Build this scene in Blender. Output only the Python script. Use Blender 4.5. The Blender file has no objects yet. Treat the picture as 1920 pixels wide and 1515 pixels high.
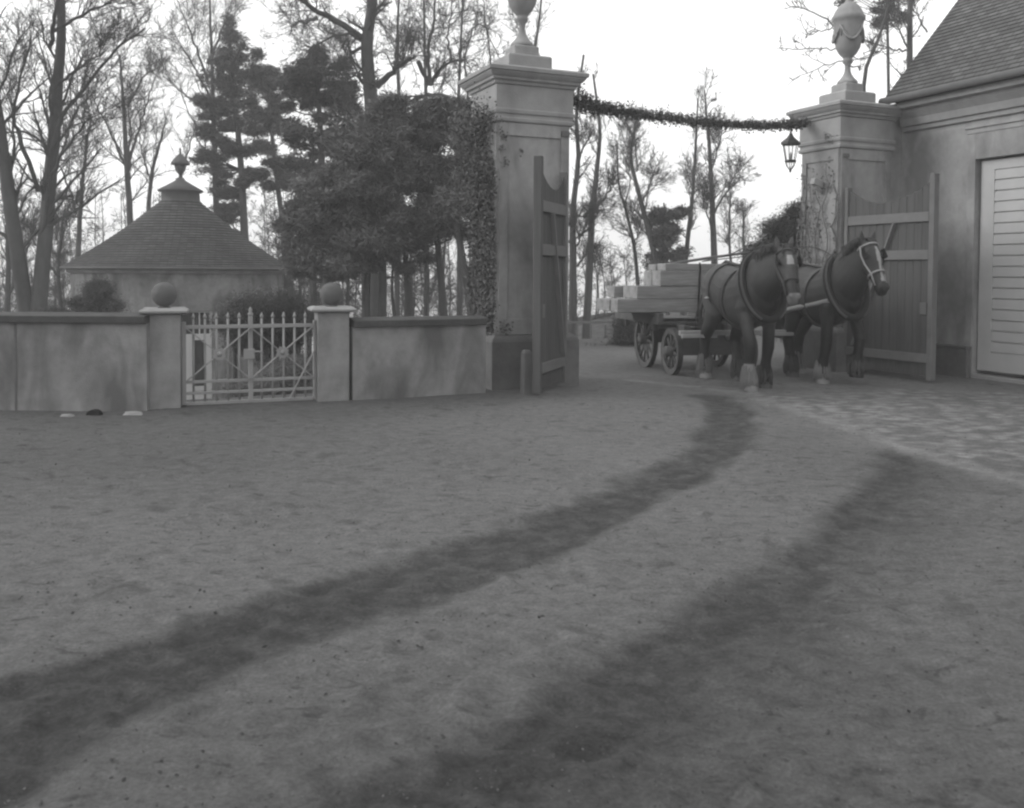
import bpy, bmesh, math, random
import numpy as np
from mathutils import Vector, Matrix
rad = math.radians
S = bpy.context.scene
COL = S.collection
RNG = np.random.default_rng(7)

# ------------------------------------------------------------------ camera, sky, sun, exposure
F, H, PITCH, ROLL, CY, CX = 1700.0, 1.45, rad(1.9), 0.0058, 566.0, 960.0     # in pixels of a 1920 px wide frame
cF = np.array([0, math.cos(PITCH), -math.sin(PITCH)])
_u0 = np.array([0, math.sin(PITCH), math.cos(PITCH)]); _r0 = np.array([1.0, 0, 0])
cR = _r0 * math.cos(ROLL) + _u0 * math.sin(ROLL)
cU = _u0 * math.cos(ROLL) - _r0 * math.sin(ROLL)
CAM = np.array([0, 0, H])
cd = bpy.data.cameras.new('camera'); cam = bpy.data.objects.new('camera', cd); COL.objects.link(cam)
cd.sensor_width = 36; cd.sensor_fit = 'HORIZONTAL'; cd.lens = 36 * F / 1920
cd.shift_y = (CY - 757.5) / 1920; cd.clip_start = .05; cd.clip_end = 20000
cam.matrix_world = Matrix(((cR[0], cU[0], -cF[0], 0), (cR[1], cU[1], -cF[1], 0), (cR[2], cU[2], -cF[2], H), (0, 0, 0, 1)))
S.camera = cam
cd.dof.use_dof = True; cd.dof.focus_distance = 11.5; cd.dof.aperture_fstop = 5.0

SUN_EL, SUN_AZ = rad(24), rad(-84)          # from the left; azimuth measured from +Y towards +X
w = bpy.data.worlds.new('World'); S.world = w; w.use_nodes = True
nt = w.node_tree; nt.nodes.clear()
def N(t, **kw):
    n = nt.nodes.new(t)
    for k, v in kw.items(): setattr(n, k, v)
    return n
tc = N('ShaderNodeTexCoord'); sp = N('ShaderNodeSeparateXYZ'); mx = N('ShaderNodeMath', operation='MAXIMUM'); mx.inputs[1].default_value = .03
cb = N('ShaderNodeCombineXYZ'); sky = N('ShaderNodeTexSky'); sky.sky_type = 'NISHITA'; sky.sun_disc = False
sky.sun_elevation = SUN_EL; sky.sun_rotation = SUN_AZ; sky.dust_density = 4; sky.air_density = 1.5; sky.altitude = 100
bw = N('ShaderNodeRGBToBW'); mix = N('ShaderNodeMix', data_type='FLOAT'); mix.inputs[0].default_value = .6; mix.inputs[3].default_value = 12.0
cl = N('ShaderNodeTexNoise'); cl.inputs['Scale'].default_value = 2.2; cl.inputs['Detail'].default_value = 5
mp = N('ShaderNodeMapping'); mp.inputs['Scale'].default_value = (1, 1, 5)
cr = N('ShaderNodeMapRange'); cr.inputs[1].default_value = .3; cr.inputs[2].default_value = .7; cr.inputs[3].default_value = .9; cr.inputs[4].default_value = 1.1
ml = N('ShaderNodeMath', operation='MULTIPLY'); bg = N('ShaderNodeBackground'); bg.inputs[1].default_value = .15; wo = N('ShaderNodeOutputWorld')
L = nt.links.new
L(tc.outputs['Generated'], sp.inputs[0]); L(sp.outputs[0], cb.inputs[0]); L(sp.outputs[1], cb.inputs[1]); L(sp.outputs[2], mx.inputs[0]); L(mx.outputs[0], cb.inputs[2])
L(cb.outputs[0], sky.inputs[0]); L(sky.outputs[0], bw.inputs[0]); L(bw.outputs[0], mix.inputs[2])
L(tc.outputs['Generated'], mp.inputs[0]); L(mp.outputs[0], cl.inputs['Vector']); L(cl.outputs[0], cr.inputs[0])
L(mix.outputs[0], ml.inputs[0]); L(cr.outputs[0], ml.inputs[1]); L(ml.outputs[0], bg.inputs[0]); L(bg.outputs[0], wo.inputs[0])
sl = bpy.data.lights.new('sun', 'SUN'); sl.energy = 1.3; sl.angle = rad(25); sl.color = (1, .995, .985)
so = bpy.data.objects.new('sun', sl); COL.objects.link(so)
sdir = Vector((math.sin(SUN_AZ) * math.cos(SUN_EL), math.cos(SUN_AZ) * math.cos(SUN_EL), math.sin(SUN_EL)))
so.rotation_euler = sdir.to_track_quat('Z', 'Y').to_euler(); so.location = (-8, 2, 12)
S.view_settings.view_transform = 'Standard'; S.view_settings.look = 'None'; S.view_settings.gamma = 1
S.view_settings.exposure = 0.0
S.cycles.filter_width = 2.3
S.cycles.max_bounces = 6; S.cycles.diffuse_bounces = 3; S.cycles.transparent_max_bounces = 8; S.cycles.volume_bounces = 1

# ------------------------------------------------------------------ pixel -> world helpers (1920 px frame)
def ray(x, y): return cF + cR * (x - CX) / F + cU * (CY - y) / F
def at(x, y, Y):
    d = ray(x, y); return CAM + d * (Y / d[1])
def gp(x, y, z=0.0):
    d = ray(x, y); return CAM + d * ((z - H) / d[2])
ANG = rad(23.5)
u2 = np.array([math.cos(ANG), math.sin(ANG)]); v2 = np.array([-math.sin(ANG), math.cos(ANG)])
OL = np.array([-.185, 11.25]); OR = np.array([4.82, 13.42]); OB = OR + 1.26 * u2

# ------------------------------------------------------------------ value noise for geometry
def vnoise(x, y, seed=0):
    xi = np.floor(x).astype(np.int64); yi = np.floor(y).astype(np.int64); fx = x - xi; fy = y - yi
    fx = fx * fx * (3 - 2 * fx); fy = fy * fy * (3 - 2 * fy)
    def h(a, b):
        n = (a * 374761393 + b * 668265263 + seed * 974634) & 0x7fffffff
        n = ((n ^ (n >> 13)) * 1274126177) & 0x7fffffff
        return ((n ^ (n >> 16)) & 0xffff) / 65535.0
    return (h(xi, yi) * (1 - fx) + h(xi + 1, yi) * fx) * (1 - fy) + (h(xi, yi + 1) * (1 - fx) + h(xi + 1, yi + 1) * fx) * fy
def fbm(x, y, o=4, seed=0):
    s = 0; a = .5
    for i in range(o): s = s + a * vnoise(x * 2 ** i, y * 2 ** i, seed + i); a *= .5
    return s
def sstep(a, b, x):
    t = np.clip((x - a) / (b - a), 0, 1); return t * t * (3 - 2 * t)

# ------------------------------------------------------------------ materials
MATS = {}
def mat(name, col, rough=.85, var=.25, scale=6.0, scale2=1.2, bump=.15, bscale=60.0, spec=.25, stain=0.0, stain_col=.05, extra=None, stretch=(1, 1, 1)):
    """grey procedural surface: two scales of mottling, optional stain patches, bump"""
    if name in MATS: return MATS[name]
    m = bpy.data.materials.new(name); m.use_nodes = True; t = m.node_tree; b = t.nodes['Principled BSDF']
    def n(ty, **kw):
        q = t.nodes.new(ty)
        for k, v in kw.items(): setattr(q, k, v)
        return q
    tcn = n('ShaderNodeTexCoord'); mpn = n('ShaderNodeMapping'); mpn.inputs['Scale'].default_value = stretch
    t.links.new(tcn.outputs['Object'], mpn.inputs[0])
    a = n('ShaderNodeTexNoise'); a.inputs['Scale'].default_value = scale; a.inputs['Detail'].default_value = 8; a.inputs['Roughness'].default_value = .65
    c = n('ShaderNodeTexNoise'); c.inputs['Scale'].default_value = scale2; c.inputs['Detail'].default_value = 4
    for q in (a, c): t.links.new(mpn.outputs[0], q.inputs['Vector'])
    ad = n('ShaderNodeMath', operation='ADD'); t.links.new(a.outputs[0], ad.inputs[0]); t.links.new(c.outputs[0], ad.inputs[1])
    mr = n('ShaderNodeMapRange'); mr.inputs[1].default_value = .6; mr.inputs[2].default_value = 1.4
    mr.inputs[3].default_value = col * (1 - var); mr.inputs[4].default_value = col * (1 + var); t.links.new(ad.outputs[0], mr.inputs[0])
    out = mr.outputs[0]
    if stain > 0:
        d = n('ShaderNodeTexNoise'); d.inputs['Scale'].default_value = 1.7; d.inputs['Detail'].default_value = 6; d.inputs['Distortion'].default_value = .6
        mp2 = n('ShaderNodeMapping'); mp2.inputs['Scale'].default_value = (1.3, 1.3, .55); mp2.inputs['Location'].default_value = (3.1, 1.7, .4)
        t.links.new(tcn.outputs['Object'], mp2.inputs[0]); t.links.new(mp2.outputs[0], d.inputs['Vector'])
        ms = n('ShaderNodeMapRange'); ms.inputs[1].default_value = .45; ms.inputs[2].default_value = .66; ms.inputs[3].default_value = 0; ms.inputs[4].default_value = stain
        t.links.new(d.outputs[0], ms.inputs[0])
        mm = n('ShaderNodeMix', data_type='FLOAT'); t.links.new(ms.outputs[0], mm.inputs[0]); t.links.new(out, mm.inputs[2]); mm.inputs[3].default_value = stain_col
        out = mm.outputs[0]
    if extra: out = extra(t, n, tcn, out)
    t.links.new(out, b.inputs['Base Color'])
    b.inputs['Roughness'].default_value = rough; b.inputs['Specular IOR Level'].default_value = spec
    if bump:
        e = n('ShaderNodeTexNoise'); e.inputs['Scale'].default_value = bscale; e.inputs['Detail'].default_value = 6; t.links.new(mpn.outputs[0], e.inputs['Vector'])
        bp = n('ShaderNodeBump'); bp.inputs['Strength'].default_value = bump; bp.inputs['Distance'].default_value = .02
        t.links.new(e.outputs[0], bp.inputs['Height']); t.links.new(bp.outputs[0], b.inputs['Normal'])
    MATS[name] = m; return m
def island(t, n, tcn, out):                     # leaf to leaf variation
    g = n('ShaderNodeNewGeometry'); r = n('ShaderNodeMapRange'); r.inputs[3].default_value = .7; r.inputs[4].default_value = 1.3
    t.links.new(g.outputs['Random Per Island'], r.inputs[0]); q = n('ShaderNodeMath', operation='MULTIPLY')
    t.links.new(out, q.inputs[0]); t.links.new(r.outputs[0], q.inputs[1]); return q.outputs[0]
def attr_mul(name):
    def f(t, n, tcn, out):
        g = n('ShaderNodeAttribute'); g.attribute_name = name; q = n('ShaderNodeMath', operation='MULTIPLY')
        t.links.new(out, q.inputs[0]); t.links.new(g.outputs['Fac'], q.inputs[1]); return q.outputs[0]
    return f
def tiles(course, length):                      # roofing courses along local z / a
    def f(t, n, tcn, out):
        g = n('ShaderNodeUVMap'); br = n('ShaderNodeTexBrick'); t.links.new(g.outputs[0], br.inputs['Vector'])
        br.inputs['Scale'].default_value = 1; br.inputs['Brick Width'].default_value = length; br.inputs['Row Height'].default_value = course
        br.inputs['Mortar Size'].default_value = course * .07; br.inputs['Mortar Smooth'].default_value = .4
        br.inputs['Color1'].default_value = (.75, .75, .75, 1); br.inputs['Color2'].default_value = (1.25, 1.25, 1.25, 1); br.inputs['Mortar'].default_value = (.45, .45, .45, 1)
        q = n('ShaderNodeMath', operation='MULTIPLY'); t.links.new(out, q.inputs[0]); t.links.new(br.outputs[0], q.inputs[1]); return q.outputs[0]
    return f
STUCCO = mat('stucco', .235, var=.34, scale=6, scale2=1.3, bump=.4, bscale=70, stain=.8, stain_col=.085)
STONE = mat('pillar_render', .285, var=.28, scale=6, scale2=.9, bump=.35, bscale=70, stain=.65, stain_col=.11)
CAPST = mat('cap_stone', .29, var=.2, scale=7, scale2=2, bump=.25, bscale=60, stain=.35, stain_col=.13)
DARKST = mat('weathered_plinth', .12, var=.35, scale=5, scale2=1.5, bump=.35, bscale=50)
COPING = mat('dark_coping', .065, var=.3, scale=6, scale2=1.5, bump=.3, bscale=50)
LIGHTCAP = mat('pale_slab', .28, var=.2, bump=.2)
PAINT = mat('pale_gate_paint', .25, var=.12, scale=9, bump=.08, rough=.55, spec=.4)
DOORP = mat('coach_door_paint', .40, var=.12, scale=3, scale2=.7, bump=.05, rough=.6, stain=.25, stain_col=.3)
DARKWOOD = mat('dark_gate_boards', .085, var=.25, scale=5, stretch=(9, 9, .6), bump=.25, bscale=20)
RAILWOOD = mat('grey_gate_rails', .145, var=.2, scale=6, bump=.15)
ROOFT = mat('roof_tiles', .085, var=.35, scale=5, scale2=1.0, bump=.3, bscale=25, extra=tiles(.16, .17))
SHINGLE = mat('rotunda_shingles', .075, var=.35, scale=6, scale2=1.0, bump=.3, bscale=25, extra=tiles(.14, .2))
LEAD = mat('lead_flashing', .11, var=.25, bump=.1)
BARK = mat('grey_bark', .075, var=.35, scale=8, stretch=(1, 1, .35), bump=.5, bscale=20)
TWIG = mat('twigs', .075, var=.3, bump=0)
PINEBARK = mat('pine_bark', .09, var=.3, scale=7, stretch=(1, 1, .4), bump=.5, bscale=18)
NEEDLE = mat('pine_needles', .10, var=.3, scale=1.5, bump=0, extra=island, rough=.7)
YEW = mat('evergreen_leaves', .125, var=.35, scale=1.2, bump=0, extra=island, rough=.6)
SHRUB = mat('shrub_leaves', .07, var=.3, scale=1.5, bump=0, extra=island, rough=.6)
DARKBUSH = mat('dark_bush_leaves', .06, var=.3, scale=1.5, bump=0, extra=island, rough=.6)
IVY = mat('ivy_leaves', .085, var=.3, scale=2, bump=0, extra=island, rough=.5)
DRYVINE = mat('dry_vine', .14, var=.3, bump=0, extra=island)
IRON = mat('black_iron', .03, var=.3, bump=.1, rough=.5, spec=.5)
TIMBER = mat('sawn_timber', .25, var=.4, scale=5, stretch=(.6, 6, 6), bump=.15, bscale=25)
CARTW = mat('cart_wood', .085, var=.3, scale=6, bump=.2, bscale=30)
CARTL = mat('pale_cart_wood', .3, var=.2, scale=6, bump=.15)
DARKCLOTH = mat('dark_leather', .02, var=.3, bump=.2, rough=.85)
STRAP = mat('worn_leather', .07, var=.3, bump=.1, rough=.6)
BRASS = mat('pale_metal_studs', .4, var=.1, bump=0, rough=.35, spec=.6)
COAT = mat('horse_coat', 1.0, var=.25, scale=14, scale2=3, bump=.35, bscale=90, rough=.6, spec=.35, extra=attr_mul('coat'))
PALEFEATHER = mat('pale_fetlock_hair', .13, var=.4, scale=3, scale2=2, bump=.3)
FEATHER = mat('fetlock_hair', .055, var=.4, scale=3, scale2=2, bump=.3)
MANE = mat('mane_hair', .045, var=.4, scale=10, stretch=(1, 1, .2), bump=.4, bscale=60)
WINDARK = mat('dark_window_glass', .02, var=.2, bump=0, rough=.08, spec=.6)
PAPER = mat('pale_rubble', .3, var=.2, bump=.2)
PAPER2 = mat('pale_grit', .12, var=.3, bump=0, extra=island)
def unit_(a): return a / (np.linalg.norm(a, axis=-1, keepdims=True) + 1e-12)
SOIL = mat('dark_soil', .05, var=.4, bump=.5, bscale=30)
gl = bpy.data.materials.new('lantern_glass'); gl.use_nodes = True; MATS['lantern_glass'] = gl
gb = gl.node_tree.nodes['Principled BSDF']; gb.inputs['Transmission Weight'].default_value = 1; gb.inputs['Roughness'].default_value = .03; gb.inputs['IOR'].default_value = 1.05; gb.inputs['Base Color'].default_value = (.93, .93, .93, 1)

# ------------------------------------------------------------------ object helpers
def tag(o, label=None, cat=None, group=None, kind=None):
    if label: o['label'] = label
    if cat: o['category'] = cat
    if group: o['group'] = group
    if kind or cat: o['kind'] = kind or 'thing'
    return o
def thing(name, label, cat, loc=(0, 0, 0), rz=0, group=None):
    o = bpy.data.objects.new(name, None); COL.objects.link(o); o.location = loc; o.rotation_euler = (0, 0, rz); o.empty_display_size = .2
    return tag(o, label, cat, group)
def link(name, me, material, parent=None, bevel=0, smooth=None):
    o = bpy.data.objects.new(name, me); COL.objects.link(o)
    if material is not None: me.materials.append(material)
    if parent is not None: o.parent = parent
    if bevel:
        b = o.modifiers.new('bevel', 'BEVEL'); b.width = bevel; b.segments = 2; b.limit_method = 'ANGLE'; b.angle_limit = rad(40)
    return o
def np_mesh(name, V, Q=None, T=None, smooth=False):
    me = bpy.data.meshes.new(name); V = np.asarray(V, dtype=np.float32)
    loops = []; starts = []; c = 0
    nq = 0 if Q is None else len(Q); ntr = 0 if T is None else len(T)
    parts = []; st = []
    if nq: parts.append(np.asarray(Q).ravel()); st.append(np.arange(nq) * 4)
    if ntr: parts.append(np.asarray(T).ravel()); st.append(nq * 4 + np.arange(ntr) * 3)
    li = np.concatenate(parts).astype(np.int32); ls = np.concatenate(st).astype(np.int32)
    me.vertices.add(len(V)); me.vertices.foreach_set('co', V.ravel())
    me.loops.add(len(li)); me.loops.foreach_set('vertex_index', li)
    me.polygons.add(nq + ntr); me.polygons.foreach_set('loop_start', ls)
    me.update(calc_edges=True)
    if smooth: me.polygons.foreach_set('use_smooth', np.ones(nq + ntr, dtype=bool))
    return me
class MB:
    def __init__(s): s.v = []; s.f = []; s.sm = []; s.uv = {}
    def add(s, vs, fs, smooth=False):
        o = len(s.v); s.v += [tuple(map(float, p)) for p in vs]
        for f in fs: s.f.append([i + o for i in f]); s.sm.append(smooth)
        return s
    def box(s, x0, x1, y0, y1, z0, z1):
        return s.add([(x0, y0, z0), (x1, y0, z0), (x1, y1, z0), (x0, y1, z0), (x0, y0, z1), (x1, y0, z1), (x1, y1, z1), (x0, y1, z1)],
                     [(0, 3, 2, 1), (4, 5, 6, 7), (0, 1, 5, 4), (1, 2, 6, 5), (2, 3, 7, 6), (3, 0, 4, 7)])
    def bar(s, p, q, wd, ht, up=(0, 0, 1)):          # rectangular bar from p to q
        p = np.array(p, float); q = np.array(q, float); d = q - p; d /= np.linalg.norm(d); up = np.array(up, float)
        a = np.cross(d, up); a /= np.linalg.norm(a); b = np.cross(a, d); vs = []
        for e in (p, q):
            for i, j in ((-1, -1), (1, -1), (1, 1), (-1, 1)): vs.append(e + a * wd / 2 * i + b * ht / 2 * j)
        return s.add(vs, [(3, 2, 1, 0), (4, 5, 6, 7), (0, 1, 5, 4), (1, 2, 6, 5), (2, 3, 7, 6), (3, 0, 4, 7)])
    def rloft(s, x0, x1, y0, y1, prof):              # rectangle swept up z with an outward offset
        vs = []; fs = []
        for z, o in prof: vs += [(x0 - o, y0 - o, z), (x1 + o, y0 - o, z), (x1 + o, y1 + o, z), (x0 - o, y1 + o, z)]
        for k in range(len(prof) - 1):
            for i in range(4): j = (i + 1) % 4; fs.append((4 * k + i, 4 * k + j, 4 * k + 4 + j, 4 * k + 4 + i))
        e = 4 * (len(prof) - 1); fs += [(3, 2, 1, 0), (e, e + 1, e + 2, e + 3)]
        return s.add(vs, fs)
    def lathe(s, c, prof, n=24, smooth=True):
        vs = []; fs = []
        for r, z in prof:
            for i in range(n): a = 2 * math.pi * i / n; vs.append((c[0] + r * math.cos(a), c[1] + r * math.sin(a), c[2] + z))
        for k in range(len(prof) - 1):
            for i in range(n): j = (i + 1) % n; fs.append((k * n + i, k * n + j, k * n + n + j, k * n + n + i))
        s.add(vs, fs, smooth)
        m = len(vs); o = len(s.v) - m
        s.f.append([o + i for i in range(n)][::-1]); s.sm.append(False)
        s.f.append([o + m - n + i for i in range(n)]); s.sm.append(False)
        return s
    def tube(s, pts, r, n=8, smooth=True, ry=None):
        pts = [np.array(p, float) for p in pts]; m = len(pts); r = [r] * m if np.isscalar(r) else list(r); vs = []; fs = []
        a = None
        for i, p in enumerate(pts):
            d = pts[min(i + 1, m - 1)] - pts[max(i - 1, 0)]; d = d / (np.linalg.norm(d) + 1e-9)
            if a is None:
                ref = np.array([0, 0, 1.0]) if abs(d[2]) < .9 else np.array([1.0, 0, 0]); a = np.cross(ref, d)
            else: a = a - d * (a @ d)
            a = a / np.linalg.norm(a); b = np.cross(d, a)
            for k in range(n):
                t = 2 * math.pi * k / n; vs.append(p + (a * math.cos(t) + b * math.sin(t) * (1 if ry is None else ry)) * r[i])
        for i in range(m - 1):
            for k in range(n): j = (k + 1) % n; fs.append((i * n + k, i * n + j, i * n + n + j, i * n + n + k))
        fs.append(tuple(range(n))[::-1]); fs.append(tuple((m - 1) * n + k for k in range(n)))
        return s.add(vs, fs, smooth)
    def extr(s, poly, b0, b1):                       # polygon in (a, z) extruded along local y
        n = len(poly); vs = [(p[0], b0, p[1]) for p in poly] + [(p[0], b1, p[1]) for p in poly]
        fs = [(i, (i + 1) % n, n + (i + 1) % n, n + i) for i in range(n)] + [tuple(range(n))[::-1], tuple(range(n, 2 * n))]
        return s.add(vs, fs)
    def ball(s, c, r, n=16):
        pr = [(max(1e-4, math.sin(math.pi * k / n)) * r, -math.cos(math.pi * k / n) * r) for k in range(n + 1)]
        return s.lathe(c, pr, n * 2)
    def build(s, name, material, parent=None, bevel=0, off=None):
        V = s.v if off is None else [(a - off[0], b - off[1], c - off[2]) for a, b, c in s.v]
        me = bpy.data.meshes.new(name); me.from_pydata(V, [], s.f); me.update()
        me.polygons.foreach_set('use_smooth', s.sm)
        bm = bmesh.new(); bm.from_mesh(me); bmesh.ops.recalc_face_normals(bm, faces=bm.faces); bm.to_mesh(me); bm.free()
        return link(name, me, material, parent, bevel)

# ------------------------------------------------------------------ ground: one sheet, yard in front, garden and slope behind
def terrain(x, y):
    px = x - OL[0]; py = y - OL[1]
    a = px * u2[0] + py * u2[1]; d = px * v2[0] + py * v2[1]            # along / behind the gate line
    gard = np.where(d > .3, -np.minimum((d - .3) * .15, 2.3), 0)
    drive = -sstep(6.8, 16, d) * 2.6
    m = sstep(-.3, 1.2, a)
    z = gard * (1 - m) + drive * m
    far = np.maximum(d - 22, 0); z = z - np.minimum(far * .45, 16)
    right = sstep(4, 14, a) ; z = z * (1 - right * (1 - sstep(18, 40, d)))
    return z
def yard_bumps(x, y):
    near = 1 - sstep(14, 18, y)
    return near * (.03 * (fbm(x * .7, y * .7, 3, 3) - .45))
bands = []
def band(up, lo): bands.append([gp(*p)[:2] for p in up] + [gp(*p)[:2] for p in lo[::-1]])
band([(-160, 1315), (0, 1268), (200, 1213), (420, 1140), (600, 1090), (760, 1045), (960, 985), (1100, 925), (1200, 885), (1290, 835), (1322, 790), (1318, 758), (1290, 738)],
     [(-160, 1600), (0, 1500), (180, 1400), (300, 1335), (450, 1270), (640, 1195), (800, 1130), (960, 1080), (1100, 1020), (1230, 950), (1335, 895), (1405, 840), (1420, 800), (1410, 765), (1370, 742)])
EDGE2 = [gp(*p)[:2] for p in [(330, 1640), (560, 1510), (700, 1430), (850, 1360), (960, 1300), (1080, 1230), (1200, 1160), (1320, 1100), (1440, 1040), (1530, 970), (1600, 900), (1640, 850), (1665, 832)]]
FAR2 = EDGE2 + [gp(*p)[:2] for p in [(1740, 858), (1930, 915), (2300, 1000), (2300, 1640)]]
def polydist(px, py, poly):
    P = np.array(poly); Q = np.roll(P, -1, 0); dmin = np.full(px.shape, 1e9); inside = np.zeros(px.shape, bool)
    for (ax, ay), (bx, by) in zip(P, Q):
        dx, dy = bx - ax, by - ay; t = np.clip(((px - ax) * dx + (py - ay) * dy) / (dx * dx + dy * dy + 1e-12), 0, 1)
        dmin = np.minimum(dmin, np.hypot(px - ax - t * dx, py - ay - t * dy))
        c = ((ay > py) != (by > py)) & (px < (bx - ax) * (py - ay) / (by - ay + 1e-12) + ax); inside ^= c
    return np.where(inside, -dmin, dmin)
def linedist(px, py, pl):
    dmin = np.full(px.shape, 1e9)
    for (ax, ay), (bx, by) in zip(pl[:-1], pl[1:]):
        dx, dy = bx - ax, by - ay; t = np.clip(((px - ax) * dx + (py - ay) * dy) / (dx * dx + dy * dy), 0, 1)
        dmin = np.minimum(dmin, np.hypot(px - ax - t * dx, py - ay - t * dy))
    return dmin
def ground():
    def spaced(segs):
        out = []
        for a, b, st in segs: out.append(np.linspace(a, b, max(2, int(round((b - a) / st)) + 1))[:-1])
        out.append([segs[-1][1]]); return np.concatenate(out)
    xs = spaced([(-1500, -300, 300), (-300, -60, 40), (-60, -12, 3), (-12, -5, .3), (-5, 8, .035), (8, 12, .2), (12, 60, 3), (60, 300, 40), (300, 1500, 300)])
    ys = spaced([(-300, -20, 70), (-20, 1.6, 2), (1.6, 4.5, .022), (4.5, 8, .035), (8, 14, .06), (14, 24, .3), (24, 60, 1.5), (60, 400, 40), (400, 3000, 400)])
    X, Y = np.meshgrid(xs, ys)
    Z = terrain(X, Y) + yard_bumps(X, Y)
    damp = np.zeros(X.shape)
    wob = (fbm(X * 3, Y * 3, 3, 11) - .44) * .25
    for p in bands:
        d = polydist(X, Y, p); damp = np.maximum(damp, 1 - sstep(-.10, .08, d + wob))
    d2 = polydist(X, Y, FAR2); e2 = linedist(X, Y, EDGE2); sp_ = .19 + .10 * sstep(8, 3, Y)
    pat = sstep(.34, .58, fbm(X * 1.1 + 7, Y * 1.1, 4, 51))
    damp = np.maximum(damp, (1 - sstep(-.16, .06, d2 + wob)) * np.clip(1.05 * np.exp(-(e2 / (2.2 * sp_)) ** 2) +   .2 * pat * np.exp(-(e2 / 2.6) ** 2), 0, 1))
    Z -= damp * .018 * (Y < 14)
    rough = .35 + .9 * damp                                       # churned earth in the tracks, trodden sand elsewhere
    clod = damp * sstep(7.5, 3.2, Y) * sstep(1.2, -1.2, X)
    Z += (Y < 13) * (rough * (.026 * (fbm(X * 7, Y * 7, 3, 5) - .44) + .012 * (fbm(X * 22, Y * 22, 2, 6) - .37)) + clod * .05 * (fbm(X * 9, Y * 9, 3, 15) - .44))
    rr = np.random.default_rng(3)
    for k in range(420):                                           # hoof prints and clods
        cy = rr.uniform(2.3, 10); cx = rr.uniform(-.62, .62) * cy; s = rr.uniform(.03, .085); e = rr.uniform(.6, 1.4)
        m = (abs(X - cx) < .4) & (abs(Y - cy) < .4)
        if m.any():
            q = ((X[m] - cx) / (s * e)) ** 2 + ((Y[m] - cy) / s) ** 2
            Z[m] += -rr.uniform(.005, .016) * np.exp(-q) + .008 * np.exp(-(np.sqrt(q) - 1.6) ** 2 * 3)
    kerb = [gp(*p)[:2] for p in [(1180, 712), (1380, 735), (1500, 772), (1640, 822), (1860, 888), (2050, 940)]]
    kd = linedist(X, Y, kerb) + (fbm(X * 5, Y * 5, 2, 21) - .4) * .12
    light = np.exp(-(kd / .11) ** 2)
    cob = polydist(X, Y, kerb + [gp(2050, 740)[:2], gp(1660, 728)[:2], gp(1500, 735)[:2]])
    cob = 1 - sstep(-.25, .1, cob)
    left = np.maximum(sstep(.5, -3.5, X - (Y - 6) * .25) * sstep(4.5, 7, Y), .55 * sstep(4.6, 2.6, Y + (fbm(X * 1.3, Y * 1.3, 3, 31) - .44) * 2.5))
    left = np.maximum(left, .4 * sstep(.42, .62, fbm(X * .9 + 3, Y * .9, 4, 41)) * sstep(-.3, .8, X - .22 * Y) * (Y < 11))
    n, m = len(ys), len(xs)
    V = np.stack([X, Y, Z], -1).reshape(-1, 3); I = np.arange(n * m).reshape(n, m)
    Q = np.stack([I[:-1, :-1], I[:-1, 1:], I[1:, 1:], I[1:, :-1]], -1).reshape(-1, 4)
    me = np_mesh('ground', V, Q, smooth=True)
    grass = sstep(17, 21, Y) + sstep(.35, .8, (X - OL[0]) * v2[0] + (Y - OL[1]) * v2[1]) * (((X - OL[0]) * u2[0] + (Y - OL[1]) * u2[1]) < 0)
    for nm, arr in (('damp', damp), ('streak', light), ('cobble', cob), ('dull', left), ('turf', np.clip(grass, 0, 1))):
        A = me.attributes.new(nm, 'FLOAT', 'POINT'); A.data.foreach_set('value', arr.astype(np.float32).ravel())
    mt = bpy.data.materials.new('sandy_yard'); mt.use_nodes = True; t = mt.node_tree; b = t.nodes['Principled BSDF']
    def nn(ty, **kw):
        q = t.nodes.new(ty)
        for k, v in kw.items(): setattr(q, k, v)
        return q
    def lk(a, c): t.links.new(a, c)
    tcn = nn('ShaderNodeTexCoord')
    def noise(sc, det=6, ro=.6, dist=0, stretch=None):
        q = nn('ShaderNodeTexNoise'); q.inputs['Scale'].default_value = sc; q.inputs['Detail'].default_value = det; q.inputs['Roughness'].default_value = ro; q.inputs['Distortion'].default_value = dist
        if stretch:
            mpp = nn('ShaderNodeMapping'); mpp.inputs['Scale'].default_value = stretch[0]; mpp.inputs['Rotation'].default_value = (0, 0, stretch[1]); lk(tcn.outputs['Object'], mpp.inputs[0]); lk(mpp.outputs[0], q.inputs['Vector'])
        else: lk(tcn.outputs['Object'], q.inputs['Vector'])
        return q.outputs[0]
    def mrange(s, a, c, d, e):
        q = nn('ShaderNodeMapRange'); lk(s, q.inputs[0])
        for i, v in enumerate((a, c, d, e)): q.inputs[i + 1].default_value = v
        return q.outputs[0]
    def math2(op, a, c):
        q = nn('ShaderNodeMath', operation=op)
        for i, s in enumerate((a, c)):
            if isinstance(s, (int, float)): q.inputs[i].default_value = s
            else: lk(s, q.inputs[i])
        return q.outputs[0]
    def fmix(f, a, c):
        q = nn('ShaderNodeMix', data_type='FLOAT')
        for i, s in zip((0, 2, 3), (f, a, c)):
            if isinstance(s, (int, float)): q.inputs[i].default_value = s
            else: lk(s, q.inputs[i])
        return q.outputs[0]
    def at_(nm):
        q = nn('ShaderNodeAttribute'); q.attribute_name = nm; return q.outputs['Fac']
    fine = mrange(noise(60, 8, .8), .3, .7, .62, 1.38); mid = mrange(noise(9, 7, .72, .4, ((1, 1.5, 1), .35)), .3, .7, .74, 1.22); big = mrange(noise(.8, 4), .3, .7, .92, 1.08)
    mult = math2('MULTIPLY', math2('MULTIPLY', fine, mid), big)
    dampn = math2('MULTIPLY', at_('damp'), mrange(noise(7, 6, .7), .3, .7, .45, 1.25))
    base = fmix(dampn, .148, .058)
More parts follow.
